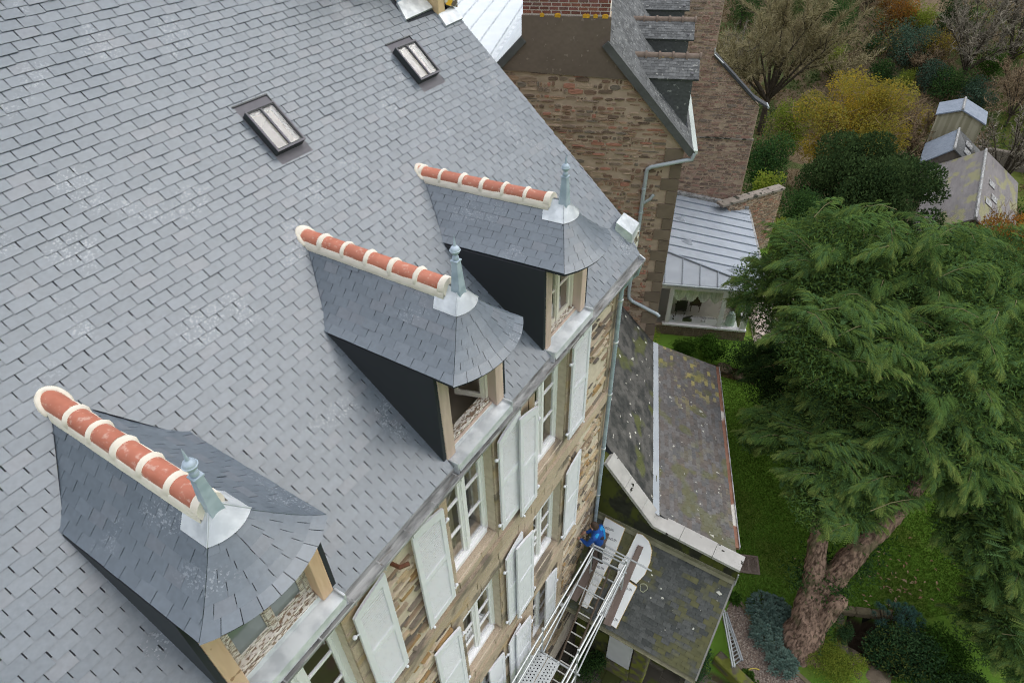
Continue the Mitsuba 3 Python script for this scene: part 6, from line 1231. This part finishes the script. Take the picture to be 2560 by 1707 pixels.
# undergrowth: nobody could count it
g = np.random.default_rng(77); n = 150000; gx2 = g.uniform(52, 150, n); gy2 = g.uniform(-34, 44, n); P = np.c_[gx2, gy2, terr(gx2, gy2)]
pn = meshkit.fbm(np.c_[gx2 * .12, gy2 * .12, 0 * gx2], 3, 8); keep = (pn > .40) & ~((gx2 < 77) & (gy2 < -5.2) & (gy2 > -14)); P = P[keep]; P[:, 2] += g.random(len(P)) ** 1.6 * (.5 + 2.6 * np.clip(meshkit.fbm(P * A(.22, .22, 0), 2, 21) - .35, 0, 1)); n = len(P)
VF = leaf_quads(P, np.tile(zz, (n, 1)), .30, g, .6); kind = np.clip((pn[keep] - .40) * 4 + g.normal(size=n) * .12, 0, 1)
put('undergrowth', VF, 'scrub_leaf', uv=np.repeat(np.c_[kind, g.random(n)], 4, 0)); tag('undergrowth', 'mixed brown and green undergrowth covering the wooded slope', 'undergrowth', kind='stuff')
leafbsdf('scrub_leaf', [(.19, .13, .07), (.22, .155, .085), (.15, .12, .06), (.12, .135, .045), (.08, .12, .035), (.06, .10, .032)], .4)
n = 9000; gx2 = g.uniform(56, 140, n); gy2 = g.uniform(-30, 40, n); P = np.c_[gx2, gy2, terr(gx2, gy2)]; P = P[~((gx2 < 77) & (gy2 < -5) & (gy2 > -14.5))]; n = len(P); D = g.normal(size=(n, 3)) * A(.5, .5, .2) + zz; D /= np.linalg.norm(D, axis=1, keepdims=True)
put('undergrowth__shoots', twig_strands(P, D, g.uniform(.8, 2.6, n), g, .022), 'brown_twig', uv=np.repeat(g.random((n, 2)), 7, 0)); tag('undergrowth__shoots', kind='stuff')
# the far wood that closes the slope behind: one mass of crowns
g = np.random.default_rng(91); Vs, us = [], []
for q in range(150):
    x, y = g.uniform(84, 150), g.uniform(-30, 44)
    if x < 96 and -12 < y < 12 and g.random() < .5: continue
    r = g.uniform(1.4, 3.2); c = A(x, y, float(terr(x, y)) + r * .8); n = int(330 * r); P, d, k_, B = crown_points(c, r, n, g, 14, (1, 1, 1.0), .42, .5); Vs.append(leaf_quads(P, d, .24, g, .6)); t = g.random(); us.append(np.repeat(np.c_[np.clip(t + g.normal(size=n) * .10, 0, 1), g.random(n)], 4, 0))
put('far_wood', cat(Vs), 'wood_leaf', uv=np.vstack(us)); tag('far_wood', 'mixed green, olive and rusty wood closing the far slope at the top', 'wood', kind='stuff')
leafbsdf('wood_leaf', [(.10, .125, .045), (.075, .12, .04), (.05, .088, .034), (.14, .135, .055), (.17, .135, .07), (.22, .19, .06), (.055, .095, .06), (.16, .115, .065), (.09, .13, .035)], .4)
# ---- sheds in the valley
bsdf('valley_roof', lambda p, n, uv: mix(mix((.115, .105, .105), (.20, .185, .18), fbm(p.x * .8, p.y * 4, p.z * 4, 4)), c3(.20, .19, .105), smoothstep(.48, .58, fbm(p.x * .5 + 2, p.y * 1.3, p.z, 4)) * .9), .85, .2)
bsdf('blue_slate_roof', lambda p, n, uv: mix((.13, .155, .195), (.22, .25, .30), fbm(p.x * 4, p.y * 4, p.z * 4, 3)), .6, .4); bsdf('cream_cladding', lambda p, n, uv: mix((.27, .25, .17), (.40, .37, .27), smoothstep(.3, .7, noise(p.y * 5, p.x * .3, 0))), .9, .1); bsdf('shed_wall', (.15, .13, .11), .9, .1)
def gable_shed(lab, x0, x1, yr, zr0, yl, zl, yR, zR, mat, matR=None, wall='shed_wall'):
    t = tag(nk('shed'), lab, 'shed'); gz = -9.8
    q = lambda y0, z0, y1, z1: hexa([(x, y, z + h) for h in (-.12, 0) for x, y, z in ((x0, y0, z0), (x1, y0, z0), (x1, y1, z1), (x0, y1, z1))])
    put(f'{t}__roof', q(yr, zr0, yl, zl), mat); put(f'{t}__roof', q(yR, zR, yr, zr0), matR or mat); put(f'{t}__ridge_cap', tube([(x0, yr, zr0 + .02), (x1, yr, zr0 + .02)], .11, 6), 'weathered_zinc')
    put(f'{t}__wall', prism(sg.Polygon([(yl - .2, gz), (yR + .2, gz), (yR + .2, zR - .1), (yr, zr0 - .15), (yl - .2, zl - .1)]), Frame((0, 0, 0), (0, 1, 0), (0, 0, 1), (1, 0, 0)), x0 + .2, x1 - .2), wall); return t
s1 = gable_shed('largest valley shed with streaky lichened roof and pale ridge', 50.3, 63.6, -9.55, -4.0, -6.3, -6.2, -12.75, -6.2, 'valley_roof')
for a, b in ((55.5, -11.0), (57.6, -10.7), (54.0, -10.6)): put(f'{s1}__roof_light', box(a, a + 1.0, b, b + .5, 0, .03, Frame((0, 0, -4.0 - (-9.55 - b) * .6875 + .06), (1, 0, 0), (0, 1, .6875), (0, 0, 1)) if False else (lambda P: np.c_[P[:, 0], P[:, 1], -4.0 - (-9.55 - P[:, 1]) * .6875 + .05 + P[:, 2]])), 'weathered_zinc')
s2 = gable_shed('middle valley shed with blue-grey slates and two white roof lights', 63.9, 69.0, -7.4, -4.5, -5.3, -6.3, -9.7, -6.1, 'blue_slate_roof', 'old_slate')
for a in (65.0, 66.8): put(f'{s2}__roof_light', bevbox(a, a + 1.1, -8.9, -8.25, .02, .16, .06, lambda P: np.c_[P[:, 0], P[:, 1], -4.5 + (P[:, 1] + 7.4) * .6957 + P[:, 2]]), 'weathered_zinc')
s3 = gable_shed('far valley shed with cream cladding and a low blue-grey roof', 70.0, 73.5, -7.1, -3.15, -5.2, -3.9, -9.3, -4.1, 'blue_slate_roof', 'blue_slate_roof', 'cream_cladding')
VL = tag('valley_wall', 'long low stone wall at the far right behind the sheds', 'wall'); put(VL, bevbox(73.6, 74.1, -22, -9.8, -9.8, -7.4, .05), 'shed_wall', numbered=False)
